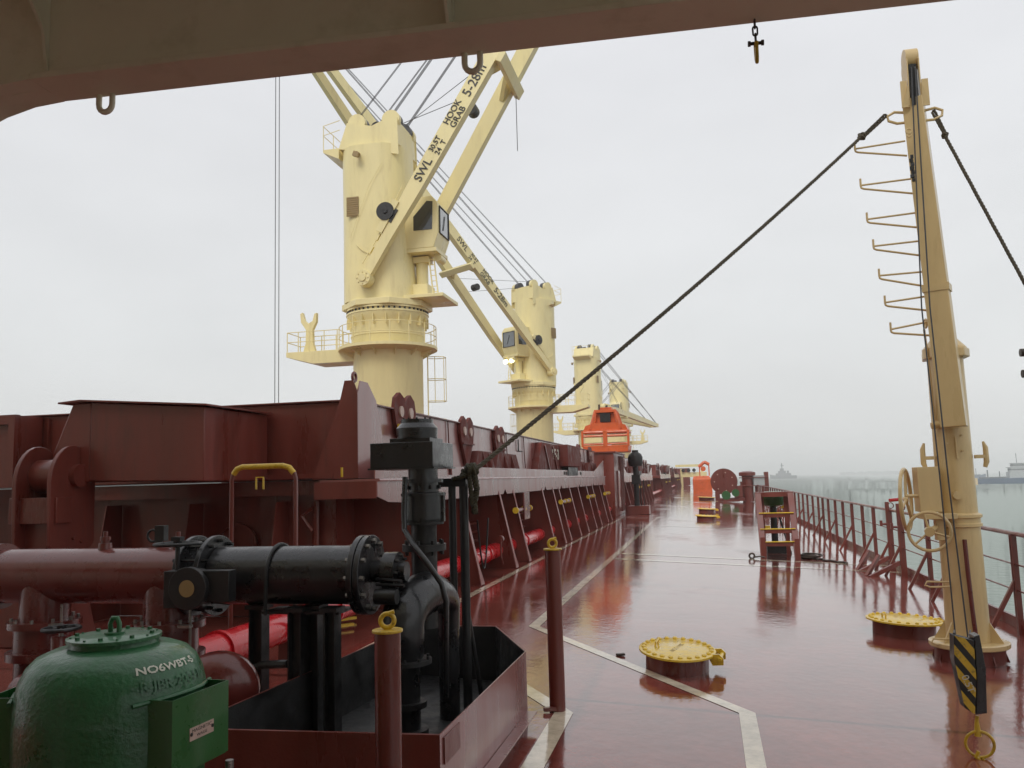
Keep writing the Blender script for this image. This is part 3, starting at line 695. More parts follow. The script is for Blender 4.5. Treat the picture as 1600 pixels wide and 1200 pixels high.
# boxed folding arm that stands out of the end panel, and its round hinge plates
arm = thing('folding_hinge_arm', V(-6.8, 9.0, 1.98), 'large boxed folding arm with round hinge plate left of the hatch end panel', 'hinge arm')
b = MB(); b.quadstrip([[V(-5.67, 9.0, 1.99), V(-5.67, 10.5, 1.99), V(-5.67, 10.5, 2.86), V(-5.67, 9.0, 2.86)], [V(-7.2, 9.0, 2.03), V(-7.2, 10.5, 2.03), V(-7.2, 10.5, 2.98), V(-7.2, 9.0, 2.98)]], smooth=False); build(b, 'arm_box', RED, arm, .012)
b = MB(); b.prism([(-7.201, 9.0, 2.02), (-7.201, 9.0, 2.97), (-7.45, 9.0, 2.97), (-7.72, 9.0, 2.35), (-7.72, 9.0, 2.02)], (0, 1.2, 0)); build(b, 'arm_shoulder', RED, arm, .01)
b = MB(); b.quadstrip([[V(-5.6, 8.92, 2.865), V(-5.6, 10.5, 2.865), V(-5.6, 10.5, 2.885), V(-5.6, 8.92, 2.885)], [V(-7.3, 8.92, 2.99), V(-7.3, 10.5, 2.99), V(-7.3, 10.5, 3.01), V(-7.3, 8.92, 3.01)], [V(-7.6, 8.92, 2.97), V(-7.6, 10.5, 2.97), V(-7.6, 10.5, 2.99), V(-7.6, 8.92, 2.99)]], smooth=False); build(b, 'arm_cap_plate', RED, arm)
hp = []
for i in range(15): a = R(180-180*i/14); hp.append((0, 8.9+.5*math.cos(a)*.75, 2.0+.46*math.sin(a)))
hp += [(0, 9.28, 1.3), (0, 9.0, 1.02), (0, 8.8, 1.02), (0, 8.55, 1.3)]
for xx in (-7.38, -7.85):
    b = MB(); b.prism([(xx, y, z) for _, y, z in hp], (.05, 0, 0)); pl = build(b, 'hinge_plate', RED, arm, .008)
    b = MB(); b.cyl((xx+.05, 8.95, 2.1), (xx+.12, 8.95, 2.1), .14, n=18); b.bolts((xx+.05, 8.95, 1.25), (1, 0, 0), .12, 5, .025, .03); each(b, 'hinge_boss', RED, pl)
b = MB(); b.cyl((-7.8, 8.9, 2.1), (-7.36, 8.9, 2.1), .2, n=20); b.b2((-7.95, 8.6, 1.55), (-7.3, 8.85, 1.85)); b.b2((-7.9, 8.7, 1.1), (-7.5, 9.0, 1.55)); build(b, 'hinge_pin', RED, arm, .006)
b = MB(); b.prism([(-8.2, 8.6, .15), (-8.05, 8.6, .9), (-7.95, 8.6, 1.1), (-7.4, 8.6, 1.1), (-7.3, 8.6, .9), (-7.1, 8.6, .15)], (0, .5, 0)); build(b, 'arm_pedestal', RED, arm, .01)
# port half of the cover, further out
b = MB(); b.b2((-22, 10.1, 1.99), (-9.2, 10.52, 2.98)); o = build(b, 'panel_recess', RED, cv)
b = MB(); b.b2((-22, 10.02, 2.86), (-9.2, 10.1, 2.99)); b.b2((-22, 10.02, 1.99), (-9.2, 10.1, 2.1)); b.b2((-9.3, 10.0, 1.99), (-9.2, 10.1, 2.98)); build(b, 'panel_rim', RED, cv)
b = MB()
for xx in (-5.6, -6.9, -8.2, -9.5, -11, -12.5):
    b.prism([(xx, 10.93, .15), (xx, 10.25, .15), (xx, 10.6, 1.7), (xx, 10.93, 1.7)], (.02, 0, 0))
each(b, 'end_bracket', RED, cv)
b = MB(); b.lathe([(.0, 0), (.32, 0), (.32, .06), (.28, .06), (.28, .02), (0, .02)], (-6.35, 10.93, 1.1), (0, -1, 0), n=24); build(b, 'access_cover', RED, cv)
b = MB(); b.tube([(-5.15, 10.85, .3), (-5.15, 10.85, 1.7)], .05, 8); b.tube([(-5.15, 10.75, 1.3), (-5.3, 10.75, 1.5), (-5.15, 10.75, 1.6)], .03, 6); build(b, 'dog_lever', RED, cv)

# further hatches
for k, (y0, y1, l1, l2) in enumerate(((44.6, 71, 'second hatch coaming from the camera, beyond the black vent post on the left', 'second hatch cover from the camera, with round lugs against the sky'),
        (84, 110, 'third hatch coaming from the camera, small dark red side far ahead', 'third hatch cover from the camera, thin dark strip beyond the second'),
        (124, 152, 'farthest hatch coaming near the bow', 'farthest hatch cover near the bow'))):
    coaming(y0, y1, l1, False); cover(y0, y1-.2, l2, False)
# small houses between the hatches
for k, (y0, y1, top, lb) in enumerate(((38.5, 43.2, 3.0, 'dark red deck house under the orange grab, between first and second hatch'), (73, 76.5, 2.9, 'dark red deck house at the foot of the second crane'), (112, 122, 3.2, 'farthest small deck house at the foot of the third crane'))):
    t = thing('deck_house', V(-8, (y0+y1)/2, .14), lb, 'deck house', 'low deck houses between hatches')
    b = MB(); b.b2((-18.5, y0, .15), (-3.9 if k == 0 else -4.6, y1, top)); build(b, 'house_wall', RED, t)
    b = MB(); b.b2((-18.6, y0-.08, top), (-3.8 if k == 0 else -4.5, y1+.08, top+.06)); build(b, 'house_roof', RED, t)
    b = MB(); xx = -3.89 if k == 0 else -4.59; b.b2((xx, y0+1.2, .5), (xx+.05, y0+2.1, 2.2)); b.tube([(xx+.08, y0+1.4, 1.0), (xx+.12, y0+1.4, 1.5)], .02, 5); build(b, 'house_door', SHEENRED, t)
    b = MB()
    for i in range(5): b.b2((xx, y0+2.6+i*.35 if y0+2.6+i*.35 < y1 else y1-.3, .3), (xx+.06, (y0+2.66+i*.35) if y0+2.6+i*.35 < y1 else y1-.24, top-.1))
    each(b, 'wall_stiffener', RED, t)
    for h in (.5, 1.0):
        pass
# fire main along the coamings
fm = thing('fire_main_pipe', V(-4.55, 20, .2), 'bright red fire main pipe running along the foot of the hatch coaming', 'pipe')
b = MB(); b.tube([(-4.2, 2, .5), (-4.2, 36, .5)], .15, 20); build(b, 'pipe_run', FIRE, fm)
b = MB(); b.tube([(-4.2, 36, .5), (-4.2, 150, .5)], .12, 10); build(b, 'pipe_run', FIRE, fm)
for y in (6.9, 9.2, 12.5, 16.2, 19.8, 23, 27, 31):
    b = MB(); b.cyl((-4.2, y, .5), (-4.2, y+.05, .5), .172, n=24); build(b, 'pipe_collar', FIRE, fm)
for y in (5.8, 8.2, 11.2):
    b = MB(); b.b2((-4.3, y, .145), (-4.1, y+.06, .4)); build(b, 'pipe_saddle', RED, fm)

# ------------------------------------------------------------------ orange grab on the deck house
g = thing('cargo_grab', V(-4.45, 41.2, 3.06), 'orange cargo grab resting on the dark red deck house beside the hatch', 'grab bucket')
gx, gy, gz = -4.45, 41.2, 3.06
b = MB()
b.prism([(gx-1.05, gy-.8, gz+.02), (gx+1.05, gy-.8, gz+.02), (gx+1.1, gy-.8, gz+.35), (gx-1.1, gy-.8, gz+.35)], (0, 1.6, 0))
b.prism([(gx-1.12, gy-.75, gz+.95), (gx+1.12, gy-.75, gz+.95), (gx+1.05, gy-.75, gz+1.08), (gx-1.05, gy-.75, gz+1.08)], (0, 1.5, 0)); build(b, 'bucket_shell', ORANGE, g, .02)
b = MB()
for zz, rr in ((.42, .05), (.8, .055), (.98, .06)): b.tube([(gx-1.1, gy-.75, gz+zz), (gx+1.1, gy-.75, gz+zz)], rr, 8)
for xx in (-1.08, -.05, .05, 1.08): b.b2((gx+xx-.05, gy-.82, gz+.3), (gx+xx+.05, gy-.7, gz+1.05))
build(b, 'bucket_frame', ORANGE, g)
b = MB()
for xx in (-.55, .52): b.b2((gx+xx-.38, gy-.83, gz+.5), (gx+xx+.38, gy-.805, gz+.72))
each(b, 'opening_infill', CREAM, g)  # openings filled with added cream plates, toned like the crane behind
b = MB(); b.prism([(gx-1.05, gy-.6, gz+1.08), (gx+1.05, gy-.6, gz+1.08), (gx+.95, gy-.6, gz+1.3), (gx+.6, gy-.6, gz+1.42), (gx-.6, gy-.6, gz+1.42), (gx-.95, gy-.6, gz+1.3)], (0, 1.2, 0)); build(b, 'bucket_arms', ORANGE, g)
b = MB()
for s_ in (-1, 1):
    for yy in (-.6, .6): b.bar((gx+s_*.72, gy+yy, gz+1.1), (gx+s_*.46, gy+yy*.7, gz+2.0), .13, .13)
b.b2((gx-.52, gy-.5, gz+1.92), (gx+.52, gy+.5, gz+2.06)); b.b2((gx-.25, gy-.3, gz+2.06), (gx+.3, gy+.3, gz+2.18)); build(b, 'head_frame', ORANGE, g, .01)
b = MB(); b.b2((gx-.46, gy-.28, gz+1.43), (gx+.46, gy+.28, gz+1.9)); build(b, 'sheave_block', ORANGE, g)
b = MB(); b.b2((gx-.25, gy-.46, gz+1.48), (gx+.24, gy-.3, gz+1.9)); b.bolts((gx, gy-.46, gz+1.69), (0, -1, 0), .16, 4, .03, .03); build(b, 'dark_sheave', BLACKD, g)
b = MB(); b.tube([(gx-.32, gy, gz+2.1), (gx-.32, gy, gz+2.35)], .05, 6); b.tube([(gx, gy, gz+2.1), (gx+.05, gy, gz+2.3)], .06, 6); build(b, 'wire_socket', CHAIN, g)

# distant black vent post in its red tray
v = thing('tall_vent_post', V(-3.2, 42.5, .1), 'distant black vent post standing in a red tray left of the walkway', 'vent post')
b = MB(); b.lathe([(.13, .5), (.13, 2.4), (.3, 2.42), (.36, 2.6), (.36, 2.85), (.3, 3.0), (.16, 3.1), (.16, 3.2)], (-3.25, 42.5, 0), n=16); build(b, 'post_and_head', BLACKD, v)
b = MB(); b.tube([(-3.05, 42.5, .5), (-3.05, 42.5, 1.8), (-3.25, 42.5, 1.9)], .03, 6); b.tube([(-2.9, 42.5, .5), (-2.9, 42.5, 1.75)], .02, 5); b.b2((-3.45, 42.3, 1.55), (-3.05, 42.7, 2.0)); build(b, 'side_pipe', BLACKD, v)
b = MB(); b.b2((-3.65, 41.9, .1), (-2.65, 43.1, .5)); build(b, 'drip_tray', RED, v)
# ------------------------------------------------------------------ foreground: drip tray, pipes, vents
tray = thing('drip_tray', V(-2.2, 6, 0), 'open red steel tray, black inside, around the feet of the black pipes', 'drip tray')
TP = [(-2.98, 4.5), (-1.45, 4.56), (-1.44, 6.8), (-1.96, 7.95), (-2.75, 7.95)]
TZ = .557
def offs(P, k):
    c = V(sum(p[0] for p in P)/len(P), sum(p[1] for p in P)/len(P)); return [(p[0]+(c.x-p[0])*k, p[1]+(c.y-p[1])*k) for p in P]
IN = offs(TP, .012)
for i in range(5):
    j = (i+1) % 5; P, Q = TP[i], TP[j]; p_, q_ = IN[i], IN[j]; p2, q2 = offs(TP, .016)[i], offs(TP, .016)[j]
    b = MB(); b.quadstrip([[V(*P, -.02), V(*Q, -.02), V(*q_, -.02), V(*p_, -.02)], [V(*P, TZ), V(*Q, TZ), V(*q_, TZ), V(*p_, TZ)]], smooth=False); build(b, 'tray_side', SHEENRED if i == 1 else RED, tray)  # starboard side uses the red with sheen in its colour
    b = MB(); b.quadstrip([[V(*p_, .02), V(*q_, .02), V(*q2, .02), V(*p2, .02)], [V(*p_, TZ-.003), V(*q_, TZ-.003), V(*q2, TZ-.003), V(*p2, TZ-.003)]], smooth=False); build(b, 'tray_lining', BLACKD, tray)
b = MB(); b.prism([V(x_, y_, dz(x_)+.01) for x_, y_ in offs(TP, .017)], (0, 0, .02)); build(b, 'tray_floor', BLACKD, tray)
b = MB(); b.b2((-1.44, 4.6, .1), (-1.36, 6.78, .11)); b.prism([(-1.438, 5.2, .02), (-1.438, 5.2, .1), (-1.36, 5.2, .02)], (0, .01, 0)); build(b, 'tray_lip', SHEENRED, tray)
b = MB(); b.b2((-1.448, 4.62, TZ-.17), (-1.441, 4.92, TZ-.03)); build(b, 'tray_label', RED, tray)

# big transfer pipe across the left of the photo
PY = 6.0; PZ = 1.245; PR = .213
mp_ = thing('ballast_main_pipe', V(-4.5, PY, 0), 'large horizontal pipe, dull red left half and black flanged right half', 'pipe')
b = MB(); b.lathe([(PR, 0), (PR, 5.75)], (-9.6, PY, PZ), (1, 0, 0), n=40); build(b, 'red_pipe', PIPERED, mp_)
b = MB(); b.lathe([(.26, 0), (.26, .05)], (-5.62, PY, PZ), (1, 0, 0), n=36); build(b, 'pipe_ring', PIPERED, mp_)
b = MB(); b.lathe([(PR, 0), (PR, 1.2)], (-3.63, PY, PZ), (1, 0, 0), n=40); build(b, 'black_pipe', BLACK, mp_)
for x_ in (-3.85, -3.68):
    b = MB(); b.lathe([(.3, 0), (.3, .035)], (x_, PY, PZ), (1, 0, 0), n=40); fl = build(b, 'flange', BLACK, mp_, .004)
    b = MB(); b.bolts((x_+(.035 if x_ > -3.8 else -.0), PY, PZ), (1, 0, 0), .26, 12, .016, .03 if x_ > -3.8 else -.03); each(b, 'flange_bolt', BLACKD, fl)
b = MB(); b.lathe([(.18, 0), (.18, .15)], (-3.82, PY, PZ), (1, 0, 0), n=30)
for i in range(12):
    a = 2*math.pi*i/12; b.cyl((-3.84, PY+.26*math.cos(a), PZ+.26*math.sin(a)), (-3.6, PY+.26*math.cos(a), PZ+.26*math.sin(a)), .011, n=6)
build(b, 'butterfly_valve', BLACK, mp_)
for x_ in (-2.49, -2.44):
    b = MB(); b.lathe([(.285, 0), (.285, .042)], (x_, PY, PZ), (1, 0, 0), n=40); fl = build(b, 'flange', BLACK, mp_, .004)
b = MB(); b.bolts((-2.398, PY, PZ), (1, 0, 0), .245, 12, .018, .03); b.bolts((-2.515, PY, PZ), (1, 0, 0), .245, 12, .018, .025); each(b, 'end_bolt', STEEL, mp_)
b = MB(); b.tube([(-3.13, PY+PR*1.04*math.cos(a), PZ+PR*1.04*math.sin(a)) for a in [R(-100+200*i/20+10) for i in range(0, 1)]] or [V(0, 0, 0)], .01) if False else None
b = MB(); b.tube([(-3.13, PY+(PR+.014)*math.cos(R(t_)), PZ+(PR+.014)*math.sin(R(t_))) for t_ in range(0, 181, 12)]+[(-3.13, PY-PR-.014, PZ-.26)], .014, 8); b.tube([(-3.13, PY+PR+.014, PZ), (-3.13, PY+PR+.014, PZ-.26)], .014, 8); build(b, 'u_bolt', BLACKD, mp_)
b = MB(); b.lathe([(.08, 0), (.08, .1), (.14, .1), (.14, .2), (.07, .2), (.07, .26)], (-2.4, PY+.02, PZ+.02), (1, 0, 0), n=24); b.bolts((-2.2, PY+.02, PZ+.02), (1, 0, 0), .115, 8, .011, .03); sv = build(b, 'sample_valve', BLACK, mp_)
b = MB(); b.tube([(-2.33, PY-.1, PZ-.02), (-2.12, PY-.16, PZ-.03)], .012, 6); b.tube([(-2.33, PY-.1, PZ-.06), (-2.1, PY-.16, PZ-.06)], .012, 6); b.cyl((-2.32, PY-.14, PZ-.14), (-2.16, PY-.14, PZ-.14), .055, n=14); build(b, 'valve_lever', BLACKD, sv)
# red branches down with valves and handwheels
def handwheel(c, ax, R_, r, parent, m, spokes=5, hub=.025, name='handwheel'):
    b = MB(); ax = Vector(ax).normalized(); b.ring(c, ax, R_, r, 32, 8); u = ax.cross(V(0, 0, 1))
    if u.length < .01: u = V(1, 0, 0)
    u.normalize(); v_ = ax.cross(u)
    for i in range(spokes):
        a = 2*math.pi*i/spokes+.3; b.tube([Vector(c), Vector(c)+(u*math.cos(a)+v_*math.sin(a))*R_], r*.75, 6)
    b.cyl(Vector(c)-ax*hub, Vector(c)+ax*hub, hub*1.3, n=12); return build(b, name, m, parent)
for x_ in (-5.15, -4.05):
    b = MB(); b.lathe([(.21, .15), (.21, .62), (.27, .62), (.27, .68), (.22, .68), (.22, .86), (.27, .86), (.27, .91), (.185, .91), (.185, 1.2)], (x_, PY-.02, 0), n=32); br = build(b, 'branch_pipe', PIPERED, mp_)
    b = MB(); b.bolts((x_, PY-.02, .91), (0, 0, 1), .235, 10, .014, .025); b.tube([(x_+.3, PY-.2, .55), (x_+.3, PY-.2, 1.05)], .01, 6); b.box((x_+.27, PY-.22, .9), (.1, .05, .02)); each(b, 'branch_bolt', STEEL, br)
for x_, z_ in ((-4.47, .87), (-5.35, .88)):
    b = MB(); b.lathe([(.16, .1), (.16, .5), (.2, .5), (.2, .55), (.1, .6), (.05, .68), (.05, .8)], (x_-.02, 5.35, .1), n=24); b.lathe([(.19, 0), (.19, .25)], (x_-.3, 5.35, .45), (1, 0, 0), n=24); vb = build(b, 'gate_valve', PIPERED, mp_)
    b = MB(); b.tube([(x_, 5.35, .7), (x_, 5.35, .97)], .016, 8); build(b, 'valve_stem', STEEL, vb)
    handwheel((x_, 5.35, .95), (0, 0, 1), .12, .014, vb, BLACKD)
# nipples on top
for x_, h_ in ((-4.62, .06), (-3.98, .05)):
    b = MB(); b.lathe([(.055, 0), (.05, h_), (.03, h_), (.03, h_+.02), (.04, h_+.02), (.04, h_+.05), (.018, h_+.05), (.018, h_+.09)], (x_, PY-.02, PZ+PR-.02), n=12); build(b, 'vent_nipple', PIPERED, mp_)
# black gearbox with its handwheel
b = MB(); gc = V(-3.62, 5.55, 1.2); b.lathe([(.15, 0), (.15, .05), (.13, .05), (.13, .16)], gc, (0, 1, 0), n=28); b.b2((gc.x-.2, gc.y+.02, gc.z-.14), (gc.x-.06, gc.y+.14, gc.z+.12)); b.b2((gc.x+.06, gc.y+.05, gc.z-.1), (gc.x+.3, gc.y+.15, gc.z+.12)); gb = build(b, 'gearbox', BLACKD, mp_, .005)
b = MB(); b.cyl(gc-V(.0, .004, .0), gc-V(0, .0, 0), .06, n=20); build(b, 'indicator_glass', LOUV, gb)
b = MB(); b.tube([(gc.x-.13, gc.y+.08, gc.z+.1), (gc.x-.13, gc.y+.08, gc.z+.33)], .017, 8); b.b2((gc.x-.165, gc.y+.05, gc.z+.33), (gc.x-.095, gc.y+.11, gc.z+.36)); build(b, 'gearbox_stem', BLACKD, gb)
handwheel((gc.x-.13, gc.y+.08, gc.z+.31), (0, 0, 1), .16, .011, gb, BLACKD)
b = MB(); b.ring((-4.25, PY+.05, PZ+.3), (0, 1, 0), .045, .01, 16, 6); b.b2((-4.2, PY, PZ+.26), (-4.12, PY+.06, PZ+.38)); b.tube([(-4.18, PY+.03, PZ+.2), (-4.18, PY+.03, PZ+.3)], .03, 8); build(b, 'small_cock', BLACKD, mp_)
# black supports in the tray
for k, (px_, w_) in enumerate(((405, .09), (465, .085), (492, .08), (519, .07))):
    q = at(px_, 940, y=6.0-.12*(k % 2)); b = MB(); x_ = q.x; y_ = q.y
    b.b2((x_-w_/2, y_-.01, .05), (x_+w_/2, y_+.01, 1.0)); b.b2((x_-w_/2-.008, y_-.06, .05), (x_-w_/2+.004, y_+.06, 1.0)); b.b2((x_+w_/2-.004, y_-.06, .05), (x_+w_/2+.008, y_+.06, 1.0)); b.b2((x_-w_/2-.03, y_-.08, 1.0), (x_+w_/2+.03, y_+.08, 1.03))
    build(b, 'support_post', BLACKD, mp_)
b = MB(); b.b2((-3.2, 5.85, .98), (-2.6, 6.12, 1.0)); b.tube([(-3.02, 5.9, .62), (-3.25, 5.95, .6), (-3.5, 6.0, .5), (-3.9, 6.1, .45)], .03, 8); build(b, 'drain_hose', BLACKD, mp_)

# black goose-neck vent post
vp = thing('black_vent_post', V(-2.1, 6.2, 0), 'near black vent post with box-shaped hood, glossy elbow and side posts, standing in the tray', 'vent post')
b = MB(); pts = [V(-2.155, 6.0, .05), V(-2.155, 6.0, .62), V(-2.16, 6.0, .66), V(-2.17, 6.0, .82)]+[V(-2.1-.075*math.cos(R(a)), 6.0+.66*(1-math.cos(R(a)))/2, .88+.19*math.sin(R(a))) for a in range(0, 181, 15)]+[V(-2.03, 6.66, .6), V(-2.03, 6.66, .05)]
b.tube(pts, .17, 28, rs=[.105, .105, .14, .155]+[.16]*7+[.145, .13, .12, .11, .1, .09]+[.08, .08]); build(b, 'elbow', BLACK, vp)
b = MB(); b.lathe([(.16, .12), (.16, .17)], (-2.155, 6.0, 0), n=30); b.lathe([(.15, .32), (.15, .36)], (-2.155, 6.0, 0), n=30); b.lathe([(.19, 0), (.19, .03)], (-2.155, 6.0, .62), n=30); b.bolts((-2.155, 6.0, .65), (0, 0, 1), .17, 10, .012, .02); each(b, 'elbow_collar', BLACKD, vp)
sx_, sy_ = -2.14, 6.42
b = MB(); b.lathe([(.1, .8), (.1, 1.38), (.17, 1.38), (.17, 1.43), (.1, 1.43), (.1, 1.58), (.155, 1.58), (.155, 1.62), (.115, 1.62)], (sx_, sy_, 0), n=28); build(b, 'stem', BLACKD, vp)
b = MB(); b.bolts((sx_, sy_, 1.43), (0, 0, 1), .145, 8, .014, .03); b.bolts((sx_, sy_, 1.38), (0, 0, -1), .145, 8, .014, .03); b.bolts((sx_, sy_, 1.88), (0, 0, -1), .13, 8, .014, .03); each(b, 'stem_bolt', BLACKD, vp)
b = MB(); b.lathe([(.155, 1.6), (.155, 1.80), (.175, 1.8), (.175, 1.82), (.12, 1.83), (.12, 1.9), (.16, 1.9), (.16, 1.93), (.115, 1.93), (.115, 2.03)], (sx_, sy_, 0), n=28); b.b2((sx_+.15, sy_-.02, 1.6), (sx_+.17, sy_+.02, 1.82)); build(b, 'stem_casing', BLACK, vp)
b = MB(); b.b2((-2.53, 6.3, 2.02), (-2.02, 6.85, 2.215)); hb = build(b, 'hood_box', BLACK, vp, .004)
b = MB(); b.b2((-2.545, 6.285, 2.008), (-2.005, 6.865, 2.02)); build(b, 'hood_base_plate', BLACK, hb)
b = MB(); b.b2((-2.39, 6.36, 2.216), (-2.06, 6.7, 2.25)); build(b, 'hood_lid', BLACK, vp, .003)
b = MB(); b.lathe([(.16, 2.251), (.165, 2.33), (.14, 2.36), (.13, 2.37), (.13, 2.4), (0, 2.405)], (-2.21, 6.5, 0), n=28); build(b, 'hood_cap', BLACK, vp)
b = MB(); b.bolts((-2.21, 6.5, 2.4), (0, 0, 1), .11, 10, .008, .012); each(b, 'cap_bolt', BLACKD, vp)
b = MB()
for x_, y_, top in ((-2.05, 6.9, 1.88), (-1.95, 6.9, 1.88)): b.tube([(x_, y_, .05), (x_, y_, top)], .032 if x_ < -2 else .038, 12)
b.b2((-2.42, 6.86, 1.86), (-1.92, 6.94, 1.93)); b.tube([(-1.96, 6.9, 1.0), (-1.87, 7.05, .1)], .02, 8); build(b, 'side_frame', BLACKD, vp)
b = MB(); ct = [at(633, 745, y=6.22), at(631, 800, y=6.22), at(632, 828, y=6.2), at(645, 850, y=6.1), at(668, 880, y=6.0), at(690, 912, y=6.0), at(697, 940, y=6.02), at(697, 1000, y=6.05), at(697, 1090, y=6.1)]
b.tube(ct, .021, 10); build(b, 'conduit', BLACK, vp)

# two red guard posts with yellow eyes
def guard_post(x_, y_, z0, z1, lb, yaw):
    t = thing('guard_post', V(x_, y_, z0), lb, 'guard post', 'red guard posts with yellow lifting eyes')
    b = MB(); b.lathe([(.066, z0), (.066, z1)], (x_, y_, 0), n=28); build(b, 'post', RED, t)
    b = MB(); b.lathe([(.078, z1), (.078, z1+.014)], (x_, y_, 0), n=28); cp = build(b, 'cap', YELD, t, .003)
    b = MB(); b.ring((x_, y_, z1+.057), (math.cos(yaw), math.sin(yaw), 0), .034, .0125, 24, 10); b.tube([(x_-math.sin(yaw)*.0, y_, z1+.09), (x_-math.sin(yaw)*.035, y_+math.cos(yaw)*.035, z1+.1)], .011, 8); build(b, 'lifting_eye', YELD, cp)
    return t
guard_post(-1.602, 4.2, -.02, 1.155, 'red guard post with yellow eye, nearest the camera in front of the tray', R(-75))
g2 = guard_post(-1.28, 7.245, -.005, 1.305, 'red guard post with yellow eye standing on the deck line beyond the tray', R(-70))
b = MB(); b.box((-1.33, 7.16, .03), (.1, .04, .03), rz=.5); build(b, 'foot_hinge', RED, g2)

# green tank vent
gv = thing('green_tank_vent', V(-2.76, 3.62, 0), 'green round tank vent with bolted lid and white lettering, lower left corner', 'tank vent')
GX, GY = -2.735, 3.62
prof = [(.12, .0), (.13, .18), (.26, .24), (.37, .34), (.4, .5), (.41, .7), (.412, .9), (.405, 1.0), (.392, 1.06), (.365, 1.115), (.325, 1.155), (.27, 1.178), (.225, 1.187), (.195, 1.193), (.19, 1.212)]
b = MB(); b.lathe(prof, (GX, GY, 0), n=56); body = build(b, 'vent_body', GREEN, gv)
b = MB(); b.lathe([(.185, 1.213), (.207, 1.215), (.207, 1.23), (.19, 1.234), (0, 1.236)], (GX, GY, 0), n=44); lid = build(b, 'lid', GREEN, gv)
b = MB(); b.bolts((GX, GY, 1.234), (0, 0, 1), .17, 8, .011, .012, ph=.3); b.bolts((GX, GY, 1.232), (0, 0, 1), .185, 8, .006, .007, ph=.7); each(b, 'lid_bolt', GREEN, lid)
b = MB(); c = V(GX, GY, 1.234); b.tube([c+V(-.022, 0, 0), c+V(-.024, 0, .05), c+V(-.012, 0, .075), c+V(.012, 0, .075), c+V(.024, 0, .05), c+V(.022, 0, 0)], .0115, 10); b.cyl(c, c+V(0, 0, .012), .045); build(b, 'lid_eye', GREEN, lid)
b = MB(); b.lathe([(.0, 0), (.225, 0), (.225, .001), (0, .0012)], (GX, GY, 1.1915), n=30)
# side shields (open topped boxes)
def prof_r(z):
    for (r1, z1), (r2, z2) in zip(prof, prof[1:]):
        if z1 <= z <= z2: return r1+(r2-r1)*(z-z1)/(z2-z1)
    return .2
th0 = R(-6)
def shield(th, name):
    M = Matrix.Translation(V(GX, GY, 0)) @ Matrix.Rotation(th, 4, 'Z')
    b = MB(M); b.b2((.475, -.2, .68), (.481, .2, 1.0)); f = build(b, name, GREENF, gv)
    b = MB(M)
    for s_ in (-1, 1): b.b2((.28, s_*.2, .68), (.475, s_*.2-s_*.006, 1.0))
    b.b2((.28, -.19, .674), (.475, .19, .68)); build(b, 'shield_side', GREENF, gv)
    b = MB(M); b.tube([(.33, -.265, .985), (.405, -.1, .995), (.415, 0, .995), (.405, .1, .995), (.33, .265, .985)], .01, 8); build(b, 'shield_seam', GREEN, gv)
    return M, f
MS, fr = shield(R(-4), 'shield_plate')
MS2, _ = shield(R(190), 'shield_plate')
b = MB(MS); b.b2((.4812, -.085, .8), (.484, .085, .855)); npl = build(b, 'nameplate', PLATE, gv)
b = MB(MS)
for s_ in (-1, 1): b.cyl((.484, s_*.075, .828), (.488, s_*.075, .828), .008, n=8)
each(b, 'nameplate_screw', BLACKD, npl)
for body_, zz, sz in (('MAGNETIC', .84, .02), ('WAGE', .816, .018)):
    text(body_, sz, MS @ frame((.4845, 0, zz), (0, 1, 0), (0, 0, 1)), 'nameplate_text', INK, npl, .0004, align='CENTER', xscale=1.4)
def wrap(th, z0, gap=.003):
    def f(c):
        # c.x along the girth, c.y up the shoulder profile
        s = c.y; zz = z0; step = .004; k = int(abs(s)/step); sg = 1 if s > 0 else -1
        for _ in range(k):
            r1, r2 = prof_r(zz), prof_r(zz+.002); sl = (r2-r1)/.002; zz += sg*step/math.sqrt(1+sl*sl)
        r = prof_r(zz); sl = (prof_r(zz+.002)-prof_r(zz-.002))/.004; nrm = V(1, -sl).normalized()
        a = th + c.x/.36
        rr = r+nrm.x*gap; return V(GX+rr*math.cos(a), GY+rr*math.sin(a), zz+nrm.y*gap)
    return f
text('NO6WBT-S', .055, None, 'stencil_lettering', WHITE, body, warp=wrap(R(-14), 1.115), align='CENTER', xscale=1.15, bold=.0012)
text('<R-JBR-200-HM>', .062, None, 'cast_lettering', GREEN, body, warp=wrap(R(-10), 1.05, .008), align='CENTER', xscale=.95, bold=.002)
b = MB(); b.cyl((-2.3, 3.9, 0.0), (-2.3, 3.9, .6), .02, n=10); b.ring((-2.3, 3.85, .1), (0, 1, 0), .03, .006, 12, 5); build(b, 'side_pin', STEEL, gv)

# round red tank behind the green vent
rt = thing('round_red_vent_head', V(-3.05, 5.2, 0), 'round dull red vent head peeking out behind the green tank vent', 'tank vent')
q = at(343, 1085, y=5.4)
b = MB(); b.lathe([(.05, 0), (.2, .03), (.27, .1), (.28, .16), (.26, .22), (.15, .25)], q-V(.02, 0, .03), V(-.45, .85, .1), n=32); build(b, 'round_head', PIPERED, rt)
b = MB(); b.lathe([(.1, .02), (.1, q.z)], (q.x-.08, q.y+.15, 0), n=20); build(b, 'neck', PIPERED, rt)

